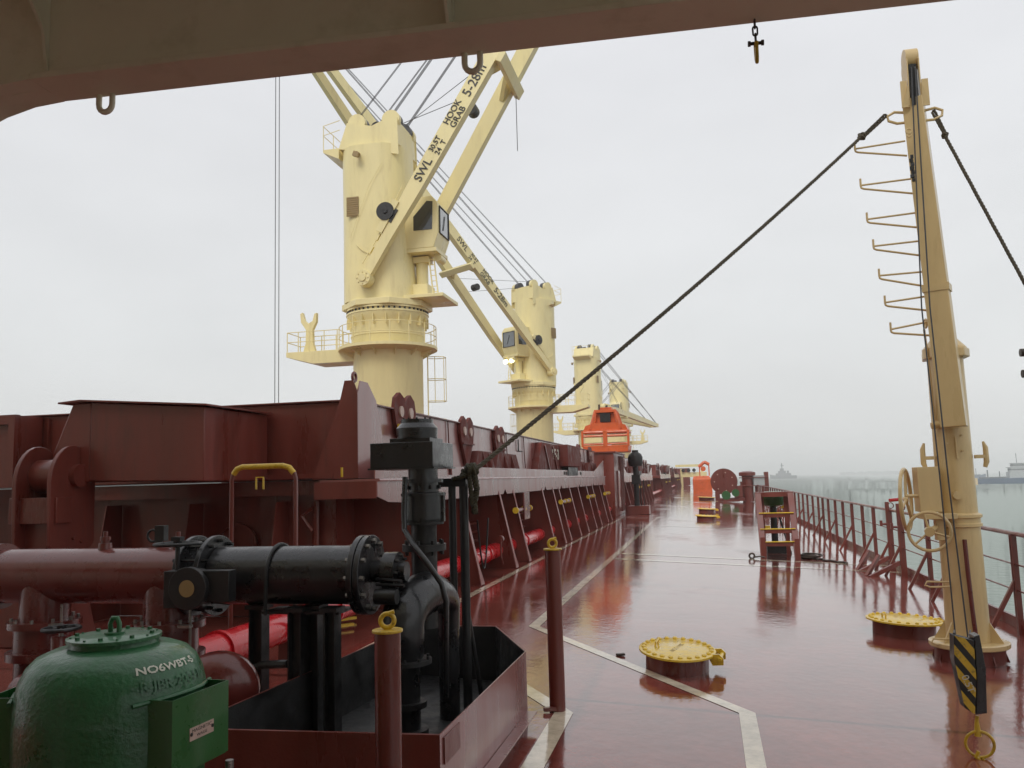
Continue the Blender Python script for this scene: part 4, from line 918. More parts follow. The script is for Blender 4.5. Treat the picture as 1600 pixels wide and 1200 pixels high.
# handrail hoop with yellow grip by the hatch end
hr = thing('ladder_handhold', V(-4.4, 8, .14), 'dark red hoop handhold with yellow grip in front of the hatch end', 'handrail')
b = MB(); b.tube([(-4.72, 8, .15), (-4.72, 8, 1.98), (-4.7, 8, 2.05)], .022, 10); b.tube([(-4.01, 8, .15), (-4.01, 8, 1.98), (-4.03, 8, 2.04)], .022, 10); build(b, 'hoop_leg', RED, hr)
b = MB(); b.tube([(-4.7, 8, 2.04), (-4.66, 8, 2.09), (-4.6, 8, 2.11), (-4.15, 8, 2.11), (-4.08, 8, 2.09), (-4.03, 8, 2.03)], .03, 10); build(b, 'yellow_grip', YELD, hr)
b = MB(); b.b2((-4.45, 10.1, 2.0), (-4.43, 10.13, 2.12)); 
build(b, 'paint_mark', YELD, hr); b = MB(); b.tube([(-4.44, 7.99, 1.88), (-4.44, 7.99, 2.0), (-4.36, 7.99, 2.0), (-4.36, 7.99, 1.88)], .011, 6); build(b, 'grip_hook', YELD, hr)
b = MB(); b.tube([(-4.01, 8, 1.2), (-4.72, 8, 1.2)], .015, 8)
for z_ in (.5, .85): b.tube([(-4.01, 8, z_), (-4.72, 8, z_)], .015, 8)
build(b, 'hoop_rung', RED, hr)
# yellow bars lying on the deck beyond the pipe
for (a1, a2), lb in (((( 415, 985), (556, 965)), 'yellow bar lying on deck, upper one between the black pipe legs'), (((408, 995), (552, 975)), 'yellow bar lying on deck, lower one between the black pipe legs')):
    p, q = at(*a1, z=.19), at(*a2, z=.19); b = MB(); b.bar(p, q, .05, .03); tag(build(b, 'yellow_bar', YEL), lb, 'bar', 'yellow bars on the deck')

# ------------------------------------------------------------------ manholes
def manhole(c, r, lb, ang, rim=24, sy=1.0, name='bolted_manhole', first=None):
    x_, y_ = c; z0 = dz(x_); n = V(.055, 0, 1).normalized()
    M = Matrix.Translation(V(x_, y_, z0)) @ Matrix.Rotation(.055, 4, 'Y') @ Matrix.Diagonal((1, sy, .78, 1)) @ Matrix.Rotation(ang, 4, 'Z')
    t = thing(name, V(x_, y_, z0), lb, 'manhole', 'yellow lidded manholes on deck')
    b = MB(M); b.lathe([(r*.82, -.02), (r*.82, .2)], (0, 0, 0), n=40); build(b, 'coaming', RED, t)
    b = MB(M); b.lathe([(r*.97, .2), (r, .205), (r, .228), (r*.97, .235), (.02, .242)], (0, 0, 0), n=48); lid = build(b, 'lid', YEL, t)
    b = MB(M)
    for i in range(rim):
        a = 2*math.pi*i/rim; p = (r*.88*math.cos(a), r*.88*math.sin(a)); b.lathe([(.025, .232), (.025, .25), (.016, .261), (.004, .265)], (p[0], p[1], 0), n=8)
    each(b, 'lid_nut', YEL, lid)
    b = MB(M)
    for s_ in (-1, 1):
        b.prism([(r*.8, s_*.1, .225), (r*1.1, s_*.1, .25), (r*1.22, s_*.1, .2), (r*1.22, s_*.1, .12), (r*.95, s_*.1, .1)], (0, .02, 0))
    b.cyl((r*1.13, -.13, .19), (r*1.13, .15, .19), .022, n=10); build(b, 'lid_hinge', YEL, t)
    b = MB(M); b.tube([(-r*.55, -.06, .24), (-r*.55, -.06, .3), (-r*.55, .06, .3), (-r*.55, .06, .24)], .011, 6); build(b, 'lid_handle', YEL, lid)
    return t, M, lid
t, M, lid = manhole((-.37, 9.25), .39, 'yellow oval bolted manhole lid nearest the camera, beside the cream deck line', R(-8), 24, 1.5)
text('NO5WBT', .07, M @ Matrix.Rotation(R(78), 4, 'Z') @ Matrix.Translation((0, 0, .2415)), 'lid_lettering', LOUV, lid, .0006, align='CENTER')
manhole((2.42, 12.2), .46, 'yellow bolted manhole lid on the right beside the davit foot', R(10))
manhole((-.01, 39.3), .49, 'third yellow manhole along the deck, front one of the close pair', R(0), 18)
manhole((.04, 47.4), .5, 'fourth yellow manhole along the deck, just behind the third', R(0), 18)
manhole((.12, 72.0), .75, 'farthest and smallest yellow manhole, just left of the winch drum', R(0), 12)
# ------------------------------------------------------------------ davit post
DX, DY = 2.79, 10.7; D0 = dz(DX)
dv = thing('provision_davit', V(DX, DY, D0), 'tall cream davit post and boom on the right, with bracket rungs and handwheels', 'davit')
b = MB(); b.lathe([(.36, 0), (.36, .16), (.3, .16)], (DX, DY, D0-.02), n=32)
for i in range(8):
    a = R(22.5+45*i); b.prism([V(DX+.25*math.cos(a), DY+.25*math.sin(a), D0), V(DX+.39*math.cos(a), DY+.39*math.sin(a), D0), V(DX+.34*math.cos(a), DY+.34*math.sin(a), D0+.15)], (.015*-math.sin(a), .015*math.cos(a), 0))
build(b, 'foundation', RED, dv)
b = MB(); b.lathe([(.4, 0), (.41, .01), (.41, .05), (.4, .055), (.24, .056)], (DX, DY, D0+.15), n=40)
for i in range(6):
    a = R(30+60*i); b.prism([V(DX+.2*math.cos(a), DY+.2*math.sin(a), D0+.2), V(DX+.36*math.cos(a), DY+.36*math.sin(a), D0+.2), V(DX+.2*math.cos(a), DY+.2*math.sin(a), D0+.46)], (.016*-math.sin(a), .016*math.cos(a), 0))
build(b, 'base_flange', MAST, dv)
b = MB(); b.lathe([(.225, .2), (.215, 1.46), (.24, 1.47), (.24, 1.5), (.225, 1.51), (.225, 1.56), (.245, 1.57), (.245, 1.6), (.205, 1.62), (.19, 3.38), (.235, 3.39), (.235, 3.5), (.13, 3.62)], (DX, DY, D0), n=44); build(b, 'post', MAST, dv)
b = MB(); b.prism([V(DX-.2, DY-.26, D0+3.38), V(DX+.14, DY-.26, D0+3.38), V(DX+.24, DY-.1, D0+3.38), V(DX+.24, DY+.2, D0+3.38), V(DX-.2, DY+.2, D0+3.38)], (0, 0, .1)); build(b, 'post_collar', MAST, dv, .01)
b = MB(); b.cyl((DX-.05, DY-.24, D0+1.82), (DX-.05, DY-.19, D0+1.82), .045, n=16); b.bolts((DX, DY-.2, D0+2.4), (0, -1, 0), .1, 3, .012, .02); build(b, 'side_port', MAST, dv)
# boom: box girder leaning in front of the post
top = V(2.62, 10.45, 6.2); bot = V(2.74, 10.36, 2.35); dd = (top-bot).normalized()
b = MB(); b.bar(bot, bot+dd*1.6, .26, .2, up=(.38, .92, 0), w2=.25); build(b, 'boom_heel', MAST, dv, .008)
b = MB(); b.bar(bot+dd*1.45, top, .245, .18, up=(.38, .92, 0), w2=.22, h2=.18); bm = build(b, 'boom', MAST, dv, .006)
b = MB(); b.box(bot+dd*1.58+V(0, -.0, 0), (.28, .22, .08), rz=-.39); build(b, 'boom_doubler', MAST, dv)
b = MB(); S = top
for s_ in (-1, 1): b.prism([S+V(s_*.06, -.1, -.12), S+V(s_*.055, -.13, .45), S+V(s_*.055, .05, .62), S+V(s_*.06, .13, .4), S+V(s_*.06, .1, -.12)], (s_*.014, 0, 0))
b.lathe([(.12, -.07), (.12, .07)], S+V(0, -.0, .5), (1, 0, 0), n=20)
for s_ in (-1, 1): b.b2((S.x+s_*.08, S.y-.11, S.z-.12), (S.x+s_*.15, S.y-.09, S.z+.2)); b.prism([S+V(s_*.15, -.11, -.1), S+V(s_*.07, -.14, .15), S+V(s_*.07, -.11, -.1)], (0, .02, 0))
build(b, 'boom_head', MAST, dv)
b = MB(); b.b2((S.x-.04, S.y-.1, S.z-.1), (S.x+.04, S.y-.02, S.z+.4)); build(b, 'head_sheave', BLACKD, dv)
# side eyes near the head
for s_ in (-1, 1):
    c = S+V(s_*.1, -.02, -.22); pts = [c+V(0, 0, .07), c+V(s_*.12, 0, .09), c+V(s_*.2, 0, .05), c+V(s_*.19, 0, -.01), c+V(s_*.1, 0, -.05), c+V(0, 0, -.05)]
    b = MB(); b.tube(pts, .017, 8); build(b, 'rope_eye', MAST, dv)
# bent-bar rungs
for (px, py), (qx, qy) in (((1333, 236), (1404, 224)), ((1342, 293), (1414, 283)), ((1352, 346), (1421, 336)), ((1362, 388), (1427, 380)), ((1371, 434), (1433, 428)), ((1380, 476), (1440, 466)), ((1389, 518), (1446, 505))):
    o = at(px+3, py-2, y=10.42); i1 = at(qx+3, qy-3, y=10.42); i2 = at(qx+6, qy+20, y=10.42)
    b = MB(); b.tube([o+V(0, 0, .09), o+V(0, 0, .0), o+V(.005, 0, -.022), o+V(.03, 0, -.035), i2+V(.05, 0, 0)], .0125, 8); b.tube([o+V(.0, 0, .01), i1+V(.05, 0, 0)], .0115, 8); build(b, 'rung_bracket', MAST, dv)
# wires running down the boom
b = MB(); h = V(1.965, 6.92, .62)
p0 = S+V(.0, -.13, .3)
hx = at(1497, 1000, y=10.1); b.tube([S+V(-.02, -.12, .35), at(1440, 480, y=10.1), at(1470, 760, y=10.1), at(1494, 1005, y=10.1)], .0085, 6); b.tube([S+V(.02, -.12, .35), at(1453, 480, y=10.1), at(1483, 760, y=10.1), at(1514, 1010, y=10.1)], .0085, 6)
build(b, 'hoist_wires', WIRE, dv)
b = MB(); c = at(1424, 245, y=10.2); 
for i in range(7): b.box(c+V(.004*(-1)**i, 0, -i*.045), (.03+.015*(i % 2), .03, .04), rz=i)
build(b, 'wire_stopper', BLACKD, dv)
b = MB(); c = at(1420, 205, y=10.25); b.ring(c, (0, 1, 0), .03, .01, 16, 6); b.ring(c-V(0, 0, .05), (0, 1, 0), .02, .008, 16, 6); build(b, 'wire_eye', MAST, dv)
# cleats
for s_ in (-1, 1):
    c = V(DX+s_*.21, DY-.05, 2.02); b = MB(); b.bar(c, c+V(s_*.11, 0, 0), .05, .04); b.tube([c+V(s_*.1, 0, -.12), c+V(s_*.12, 0, -.06), c+V(s_*.12, 0, .1), c+V(s_*.1, 0, .17)], .024, 10, rs=[.022, .03, .028, .012]); build(b, 'rope_cleat', MAST, dv)
# winch box, two handwheels, crank
b = MB(); b.b2((2.33, 10.4, 1.42), (2.56, 10.66, 1.92)); b.b2((2.35, 10.36, 1.34), (2.7, 10.68, 1.4)); b.b2((2.5, 10.5, 1.1), (2.6, 10.6, 1.34)); build(b, 'winch_box', MAST, dv, .006)
b = MB(); b.tube([(2.2, 10.45, 1.6), (2.36, 10.45, 1.6)], .02, 8); build(b, 'winch_shaft', MAST, dv)
c = V(2.2, 10.45, 1.56)
handwheel(c, (.93, -.36, 0), .34, .022, dv, MAST, 3)
handwheel(V(2.36, 10.2, 1.22), (.18, 1, .12), .21, .018, dv, MAST, 3, .04)
b = MB(); b.tube([c+V(-.06, -.1, .01), c+V(-.2, -.12, .0)], .019, 10); build(b, 'crank_handle', FIRE, dv)
b = MB(); b.tube([(2.36, 10.2, 1.22), (2.5, 10.5, 1.25)], .03, 8); build(b, 'wheel_shaft', MAST, dv)
for z_, xx in ((.62, 2.36), (-.0, 2.38)):
    b = MB(); b.tube([(2.62, 10.55, z_+.02), (xx, 10.5, z_+.03), (xx-.02, 10.5, z_-.01), (xx+.03, 10.5, z_-.03), (2.62, 10.55, z_-.03)], .011, 8); build(b, 'post_hook', MAST, dv)
b = MB(); b.tube([(2.57, 10.6, 3.5), (2.58, 10.55, 3.0), (2.6, 10.6, 2.45)], .014, 8); b.lathe([(.04, 0), (.04, .1)], (2.55, 10.55, 2.38), (1, 0, .1), n=10); b.ring((2.58, 10.55, 3.56), (1, 0, 0), .05, .012, 14, 6); build(b, 'grease_pipe', MAST, dv)
b = MB(); pq = [at(1507, 843, y=10.42), at(1513, 900, y=10.42), at(1519, 950, y=10.42), at(1526, 1002, y=10.42)]; b.tube(pq, .024, 12); build(b, 'red_hose_cover', PIPERED, dv)
b = MB(); b.bar(at(1503, 890, y=10.44), at(1518, 890, y=10.44), .02, .01); build(b, 'hose_clip', MAST, dv)
b = MB(); c = V(DX, DY-.226, 1.75); b.b2((c.x-.02, c.y, c.z+.25), (c.x+.0, c.y+.02, c.z+.5)); build(b, 'wire_guard', MAST, dv)

# hook block
hk = thing('striped_hook_block', V(1.83, 6.92, .0), 'black and yellow striped hook block hanging in front of the davit foot', 'hook block')
A1 = at(1489, 992, y=6.92); A2 = at(1522, 990, y=6.92); A3 = at(1531, 992, y=6.9); A4 = at(1541, 1045, y=6.9); A5 = at(1543, 1115, y=6.9); A6 = at(1522, 1115, y=6.92); A7 = at(1506, 1105, y=6.92); A8 = at(1490, 1030, y=6.92)
yb = 7.6
def fl(p, y_): return V(p.x, y_, p.z)
b = MB(); b.prism([fl(p, 6.9) for p in (A1, at(1520, 1000, y=6.92), at(1524, 1060, y=6.92), A6, A7, A8)], (0, .12, 0)); side = build(b, 'striped_side', BLACKD, hk, .004)
b = MB(); b.prism([fl(p, 6.905) for p in (at(1521.5, 994, y=6.92), A3, A4, A5, at(1524, 1116, y=6.92), at(1525.5, 1060, y=6.92))], (0, .13, 0)); build(b, 'block_cheek', BLACK, hk, .004)
xl, xr = A8.x, A6.x
E1 = [A1, at(1520, 1000, y=6.92), at(1524, 1060, y=6.92), A6, A7, A8]
def clip(poly, a, c, keep):
    out = []
    for i, p in enumerate(poly):
        q = poly[(i+1) % len(poly)]; fp = (p.z + a*p.x - c)*keep; fq = (q.z + a*q.x - c)*keep
        if fp >= 0: out.append(p)
        if (fp >= 0) != (fq >= 0): out.append(p+(q-p)*(fp/(fp-fq)))
    return out
for k in range(5):
    base = A7.z + 1.35*A7.x + .03 + k*.145
    pl = clip(clip([fl(p, 6.897) for p in E1], 1.35, base, 1), 1.35, base+.075, -1)
    if len(pl) > 2: b = MB(); b.prism(pl, (0, .002, 0)); build(b, 'yellow_stripe', YELD, side)
text('0.5T', .07, frame((A1.x+.045, 6.892, .42), (.35, 0, -1), (1, 0, .35)), 'block_lettering', WHITE, side, .001)
b = MB(); e_ = at(1527, 1118, y=6.96); b.tube([e_, at(1526, 1130, y=6.96)], .014, 8); b.tube([at(1526, 1126, y=6.96), at(1528, 1150, y=6.96)], .024, 10, rs=[.014, .026]); build(b, 'swivel', YELD, hk)
b = MB(); c = at(1531, 1163, y=6.96); b.ring(c, (.15, 1, .1), .092, .011, 32, 8); build(b, 'hook_ring', YELD, hk)
b = MB(); c = at(1530, 1183, y=6.94); b.tube([c+V(0, 0, .04), c+V(-.02, 0, 0), c+V(.015, 0, -.035), c+V(.03, 0, -.01)], .014, 8); build(b, 'hook_tip', YELD, hk)
b = MB(); b.tube([at(1491, 985, y=8.6), A1+V(.02, .05, 0)], .008, 6); b.tube([at(1516, 985, y=8.6), at(1514, 998, y=6.95)], .008, 6); build(b, 'fall_wires', WIRE, hk)

# ------------------------------------------------------------------ mooring ropes
def rope(P, r, m, name, pitch=.14, n=3):
    """three strands twisted round each other along a polyline curve"""
    P = [Vector(p) for p in P]; b = MB(); L_ = [0]
    for a, c in zip(P, P[1:]): L_.append(L_[-1]+(c-a).length)
    tot = L_[-1]; st = max(8, int(tot/pitch*7)); pts = []
    for i in range(st+1):
        s_ = tot*i/st; k = 0
        while k < len(P)-2 and L_[k+1] < s_: k += 1
        pts.append((P[k].lerp(P[k+1], (s_-L_[k])/(L_[k+1]-L_[k])), (P[k+1]-P[k]).normalized(), s_))
    for j in range(n):
        q = []
        for p, d, s_ in pts:
            u = d.cross(V(0, 0, 1)); u = u.normalized() if u.length > .05 else V(1, 0, 0); v_ = d.cross(u); a = 2*math.pi*(s_/pitch + j/n)
            q.append(p+(u*math.cos(a)+v_*math.sin(a))*r*.55)
        b.tube(q, r*.55, 5)
    return b
def catenary(a, c, sag, n=24):
    a = Vector(a); c = Vector(c); return [a.lerp(c, i/n)-V(0, 0, sag*4*(i/n)*(1-i/n)) for i in range(n+1)]
rp = thing('guy_rope', V(-1.79, 6.9, 1.9), 'long twisted guy rope from the black vent frame to the left davit eye', 'rope', 'guy ropes from the davit head')
a_ = V(-1.86, 6.92, 1.99); k_ = at(1347, 213, y=10.43); e_ = at(1383, 181, y=10.43)
b = rope(catenary(a_, k_, .06), .02, ROPE, 'x'); build(b, 'rope_line', ROPE, rp)
b = rope([k_, e_+V(.0, 0, .02), e_+V(.02, 0, 0), e_+V(0, 0, -.02), k_+V(.01, 0, -.02)], .015, ROPE, 'x'); build(b, 'rope_loop', ROPE, rp)
def knot(c, r, m, parent, k=7, name='knot'):
    b = MB()
    for i in range(k):
        ax = V(random.uniform(-1, 1), random.uniform(-1, 1), random.uniform(-1, 1)).normalized(); b.ring(Vector(c)+V(random.uniform(-.3, .3)*r, random.uniform(-.3, .3)*r, random.uniform(-.5, .5)*r), ax, r*.75, r*.36, 16, 6)
    return build(b, name, m, parent)
knot(k_, .04, ROPE, rp)
knot(at(737, 735, y=6.9), .05, MOSS, rp, 12, 'mossy_knot'); knot(at(726, 742, y=6.9), .035, MOSS, rp, 8, 'mossy_knot')
b = rope([at(741, 742, y=6.88), at(745, 765, y=6.88), at(741, 785, y=6.88), at(742, 802, y=6.88)], .028, MOSS, 'x', .08); build(b, 'rope_tail', MOSS, rp)
b = rope([at(733, 742, y=6.86), at(735, 760, y=6.86), at(738, 790, y=6.86)], .02, MOSS, 'x', .08); build(b, 'rope_tail', MOSS, rp)
b = rope([at(740, 738, y=6.9), at(722, 745, y=6.85), at(708, 748, y=6.85), at(712, 756, y=6.95), at(730, 752, y=6.97)], .018, MOSS, 'x', .08); build(b, 'rope_lashing', MOSS, rp)
rp2 = thing('guy_rope', V(3.9, 9.6, 1), 'short twisted guy rope from the right davit eye down past the right edge', 'rope', 'guy ropes from the davit head')
k2 = at(1476, 211, y=10.43); f2 = at(1600, 437, y=9.9); dr = (f2-k2); end = k2+dr*((k2.z-1.0)/(k2.z-f2.z))
b = rope(catenary(k2, end, .03), .02, ROPE, 'x'); build(b, 'rope_line', ROPE, rp2)
knot(k2, .035, ROPE, rp2)
b = rope([k2, at(1456, 175, y=10.43), at(1460, 172, y=10.43), k2+V(.02, 0, 0)], .015, ROPE, 'x'); build(b, 'rope_loop', ROPE, rp2)

# ------------------------------------------------------------------ ship's side railing
RX = 3.93; RZ = dz(3.93)
rl = thing('bulwark_railing', V(RX, 12, RZ), 'long dark red railing with braced posts along the right edge of the deck', 'railing')
posts = [3.6, 5.1, 6.6, 8.1, 9.6, 11.1, 12.6, 14.1]+[15.5, 17.1]+[19.2, 20.3, 22.2, 23.7, 25.3, 26.9, 28.4, 29.95, 31.3, 32.5, 34.1, 35.8]+[37.4+1.6*k for k in range(22)]
b = MB(); b.tube([(RX, 3, 1.02), (RX, 72, 1.02)], .03, 8); build(b, 'top_rail', RED, rl)
for z_ in (.28, .62): 
    b = MB(); b.tube([(RX, 3, z_), (RX, 72, z_)], .012, 6); build(b, 'middle_rail', RED, rl)
b = MB(); b.b2((4.06, -6, RZ-.03), (4.1, 100, RZ+.14)); build(b, 'edge_bar', RED, rl)
b = MB(); b.b2((-.045, -.02, RZ-.02), (.03, .02, 1.0)); b.b2((-.045, -.045, RZ-.02), (-.03, .045, 1.0)); po = build(b, 'post', RED, rl)
me0 = po.data
for v_ in me0.vertices: v_.co += V(0, 0, 0)
off0 = V(RX, 12, RZ)
for v_ in me0.vertices: v_.co += off0   # mesh now measured from the rail's own origin line
b = MB(); b.bar((-.03, 0, .4), (-.4, -.0, RZ), .05, .05, up=(0, 1, 0)); br_ = build(b, 'brace', RED, rl)
for v_ in br_.data.vertices: v_.co += off0
first = True
for i, y in enumerate(posts):
    for src, use in ((po, True), (br_, i % 2 == 0 or 15 < y < 22)):
        if not use: continue
        c = src if i == 0 else src.copy()
        if i: col.objects.link(c); c.parent = rl
        c.location = V(RX, y, 0)-off0
for y in (19.2, 20.3):
    b = MB(); b.b2((RX-.09, y-.04, RZ), (RX-.02, y+.04, 1.2)); b.ring((RX+.02, y, 1.12), (0, 1, 0), .06, .012, 16, 6); b.tube([(RX-.2, y, .72), (RX-.05, y, .72)], .025, 8); b.box((RX-.2, y, .74), (.05, .05, .12)); b.bar((RX-.1, y, .0), (RX-.75, y-.3, RZ+.02), .06, .08); b.bar((RX-.45, y+.3, .1), (RX-.8, y-.2, RZ+.02), .06, .08); build(b, 'gate_post', RED, rl)
# heavy diagonal strut near the davit
b = MB(); b.bar((RX, 11.9, 1.0), (RX-.12, 9.3, RZ), .09, .05, up=(1, 0, 0)); build(b, 'diagonal_strut', SHEENRED, rl)

# ------------------------------------------------------------------ step stand over a green pipe head
sx0, sx1, sy = 1.31, 2.1, 21.9
st = thing('step_platform', V(1.7, sy, dz(1.7)), 'dark red step platform with yellow edged steps standing on the wet deck', 'step platform')
for x_ in (sx0, sx1):
    b = MB(); z0 = dz(x_)
    b.prism([(x_-.07, sy, z0), (x_+.07, sy, z0), (x_+.07, sy+.9, 1.4), (x_-.07, sy+.9, 1.4)], (0, .1, 0)); build(b, 'stringer', RED, st)
    b = MB(); b.bar((x_+(.1 if x_ < 1.5 else -.1), sy+1.2, z0), (x_+(.1 if x_ < 1.5 else -.1), sy+1.2, 1.42), .1, .08); b.bar((x_, sy-.02, z0), (x_, sy-.02, z0+.5), .12, .03); build(b, 'stand_leg', RED, st)
b = MB(); b.b2((sx0-.07, sy+.9, 1.3), (sx1+.07, sy+1.3, 1.42)); build(b, 'top_step', RED, st)
for z_ in (.22, .52, .9):
    yy = sy+(z_-dz(1.7))/1.6*.9; b = MB(); b.b2((sx0+.07, yy, z_-.1), (sx1-.07, yy+.25, z_)); stp = build(b, 'step', RED, st)
    b = MB(); b.b2((sx0-.02, yy-.03, z_), (sx1+.02, yy+.04, z_+.02)); build(b, 'step_edge', YEL, stp)
vv = thing('green_pipe_head', V(1.75, 23.6, dz(1.7)), 'small green bowl-shaped vent on a black pipe seen through the step platform', 'tank vent')
b = MB(); b.lathe([(.05, 1.0), (.25, 1.06), (.34, 1.2), (.34, 1.34), (.2, 1.42)], (1.72, 23.6, 0), n=24); build(b, 'vent_head', GREENF, vv)
b = MB(); b.lathe([(.085, dz(1.7)), (.085, 1.02)], (1.72, 23.6, 0), n=16); b.bar((1.85, 23.6, .8), (2.1, 23.6, dz(2.1)), .05, .05); b.b2((1.5, 23.4, dz(1.7)), (2.0, 23.8, dz(1.7)+.25)); build(b, 'vent_pipe', BLACKD, vv)
b = MB(); b.tube([(1.9, 23.4, 1.0), (2.02, 23.4, 1.05), (2.05, 23.4, 1.15)], .03, 8); b.b2((1.4, 23.3, .45), (1.6, 23.4, .55)); build(b, 'vent_handle', YEL, vv)
co = thing('coiled_line', V(2.7, 22.3, dz(2.7)), 'dark line lying loosely on deck right of the step platform', 'rope')
b = MB(); pts = [V(2.2+.9*i/40+.05*math.sin(i), 22.3-.9*(i/40)**2+.12*math.sin(i*.7), 0) for i in range(41)]
b.tube([onb(p.x, p.y, .02) for p in pts], .022, 6); b.tube([onb(2.3+.25*math.cos(i*.7)+.01*i, 22.4+.3*math.sin(i*.7), .02+.004*i) for i in range(24)], .02, 6); build(b, 'line', CHAIN, co)
tp = thing('lashing_ring', V(1.05, 21.6, dz(1)), 'small black deck ring with short chain left of the step platform', 'deck fitting')
b = MB(); b.ring(onb(1.02, 21.6, .07), (0, 1, 0), .06, .025, 14, 6); b.tube([onb(1.05, 21.6, .04), onb(1.2, 21.65, .06), onb(1.32, 21.6, .05)], .02, 6); build(b, 'ring', CHAIN, tp)
# small debris on deck
b = MB(); b.box(onb(-.98, 9.55, .015), (.09, .05, .02), rz=.4); tag(build(b, 'debris', CHAIN), 'small dark scrap lying on the cream deck line near the first manhole', 'scrap')

# ------------------------------------------------------------------ far deck machinery
wn = thing('mooring_winch_drum', V(1.75, 68, dz(1.7)), 'large round dark red winch drum with green motors, far along the deck', 'winch')
wx, wy = 1.45, 68.0
b = MB(); b.lathe([(1.0, 0), (1.0, .08), (.3, .08), (.3, 1.2), (.95, 1.2), (.95, 1.28)], (wx, wy, 1.35), (0.1, 1, 0), n=32); dr_ = build(b, 'drum', RED, wn)
b = MB(); b.bolts((wx, wy, 1.35), (-.1, -1, 0), .7, 7, .05, .05); each(b, 'drum_hole', PLATE, dr_)
for x_, r_ in ((1.55, .33), (2.25, .28)):
    b = MB(); b.lathe([(r_, 0), (r_, .7), (.1, .75)], (x_, wy-1.2, .33 if x_ < 2 else .5), (0, 1, 0), n=20); build(b, 'motor', GREENF, wn)
b = MB(); b.b2((.95, wy-.9, dz(1)), (2.9, wy+1.4, .1)); b.b2((2.2, wy, .1), (2.8, wy+.8, 1.0)); b.b2((.75, wy-.6, -.1), (1.1, wy-.3, .6)); b.b2((1.3, wy-1.3, -.15), (2.5, wy-.6, .0)); build(b, 'winch_bed', RED, wn)
fw = thing('mooring_post', V(3.2, 70, dz(3.2)), 'dark red capped post with a grey box beside the far winch', 'mooring post')
b = MB(); b.lathe([(.42, -.25), (.42, 1.7), (.62, 1.75), (.62, 2.0), (.3, 2.1)], (3.25, 69, 0), n=20); build(b, 'post', RED, fw)
b = MB(); b.b2((3.7, 68.6, .95), (4.5, 69.4, 1.75)); build(b, 'grey_box', SHIPW, fw)
b = MB(); b.b2((2.7, 68.9, .9), (3.3, 69.1, 1.3)); b.tube([(2.6, 68.5, 1.0), (4.7, 68.5, .95)], .03, 5); b.tube([(2.6, 68.5, 1.6), (4.7, 68.5, 1.6)], .03, 5); b.b2((4.5, 68.6, .5), (4.8, 69.3, 2.0)); b.tube([(3.9, 69, -.3), (3.9, 69, .9)], .1, 6); b.tube([(4.4, 69, -.3), (4.4, 69, .9)], .08, 6); build(b, 'bracket_frame', RED, fw)
ob = thing('orange_deck_tank', V(-.6, 100, 0), 'bright orange box-shaped tank with small orange davit on top, far along the deck', 'tank')
b = MB(); q0 = at(1083, 763, y=98); q1 = at(1113, 763, y=98); q2 = at(1113, 744, y=98)
b.b2((q0.x, 98, dz(0)-.1), (q1.x, 101, q2.z-.35)); b.prism([(q0.x, 98, q2.z-.35), (q1.x, 98, q2.z-.35), (q1.x-.3, 98.3, q2.z+.05), (q0.x+.1, 98.3, q2.z+.05)], (0, 2.4, 0)); build(b, 'tank_body', ORANGE, ob, .03)
b = MB(); zt = q2.z+.05
for x_ in (q0.x+.8, q1.x-.25): b.bar((x_, 99, zt), (x_, 99, zt+1.3), .12, .12)
b.tube([(q0.x+.7, 99, zt+1.0), (q0.x+1.3, 99, zt+1.5), (q1.x-.7, 99, zt+1.55), (q1.x-.2, 99, zt+1.25)], .18, 8); b.cyl((q0.x+1.2, 98.6, zt+.8), (q0.x+1.2, 99.4, zt+.8), .28, n=14); build(b, 'small_davit', ORANGE, ob)
# forecastle at the bow with yellow gear
fc = thing('forecastle', V(-10, 172, .1), 'low raised bow deck far ahead, with pale yellow fittings', 'bow deck')
b = MB(); b.prism([(-24, 160, .1), (-4.5, 160, .1), (-2.5, 160, .1), (-6.8, 190, .1), (-13, 198, .1), (-19, 190, .1)], (0, 0, 3.1)); build(b, 'bow_block', RED, fc)
q0 = at(1063, 738, y=150); q1 = at(1098, 726, y=150)
b = MB(); b.b2((q0.x, 150, 1.6), (q1.x+.6, 150.6, 2.4)); b.b2((q0.x-.8, 150.1, q1.z-.3), (q1.x, 150.5, q1.z+.1)); b.b2((q0.x, 150.1, 0), (q0.x+.4, 150.5, 3)); b.b2((q1.x-.4, 150.1, 0), (q1.x, 150.5, 3)); build(b, 'yellow_frame', CREAM, fc)
b = MB()
for i in range(3): b.cyl((q0.x+.5+i*.9, 149.6, 2.75), (q0.x+.5+i*.9, 150.2, 2.75), .3, n=12)
build(b, 'black_fender', BLACKD, fc)

# ------------------------------------------------------------------ vessels and shore
def boat(name, c, ln, wd, hull_h, m_h, lb, cat, parts, yaw):
    zc = sea_z(c[0]); t = thing(name, V(c[0], c[1], zc), lb, cat)
    M = Matrix.Translation(V(c[0], c[1], zc)) @ Matrix.Rotation(yaw, 4, 'Z')
    b = MB(M); rings = []
    for u, k, zt in ((-.5, .75, 1), (-.35, 1, 1), (.2, 1, 1.0), (.4, .6, 1.25), (.5, .03, 1.5)):
        x_ = u*ln; h = wd/2*k; rings.append([V(x_, -h*.8, -.6), V(x_, h*.8, -.6), V(x_+(ln*.02 if u > .3 else 0), h, hull_h*zt), V(x_+(ln*.02 if u > .3 else 0), -h, hull_h*zt)])
    b.quadstrip(rings, smooth=False); build(b, 'hull', m_h, t)
    for nm, mm, boxes in parts:
        b = MB(M)
        for x0, x1, y0, y1, z0, z1 in boxes: b.b2((x0, y0, z0), (x1, y1, z1))
        each(b, nm, mm, t)
    return t, M
tg = at(1224, 742, y=1500)
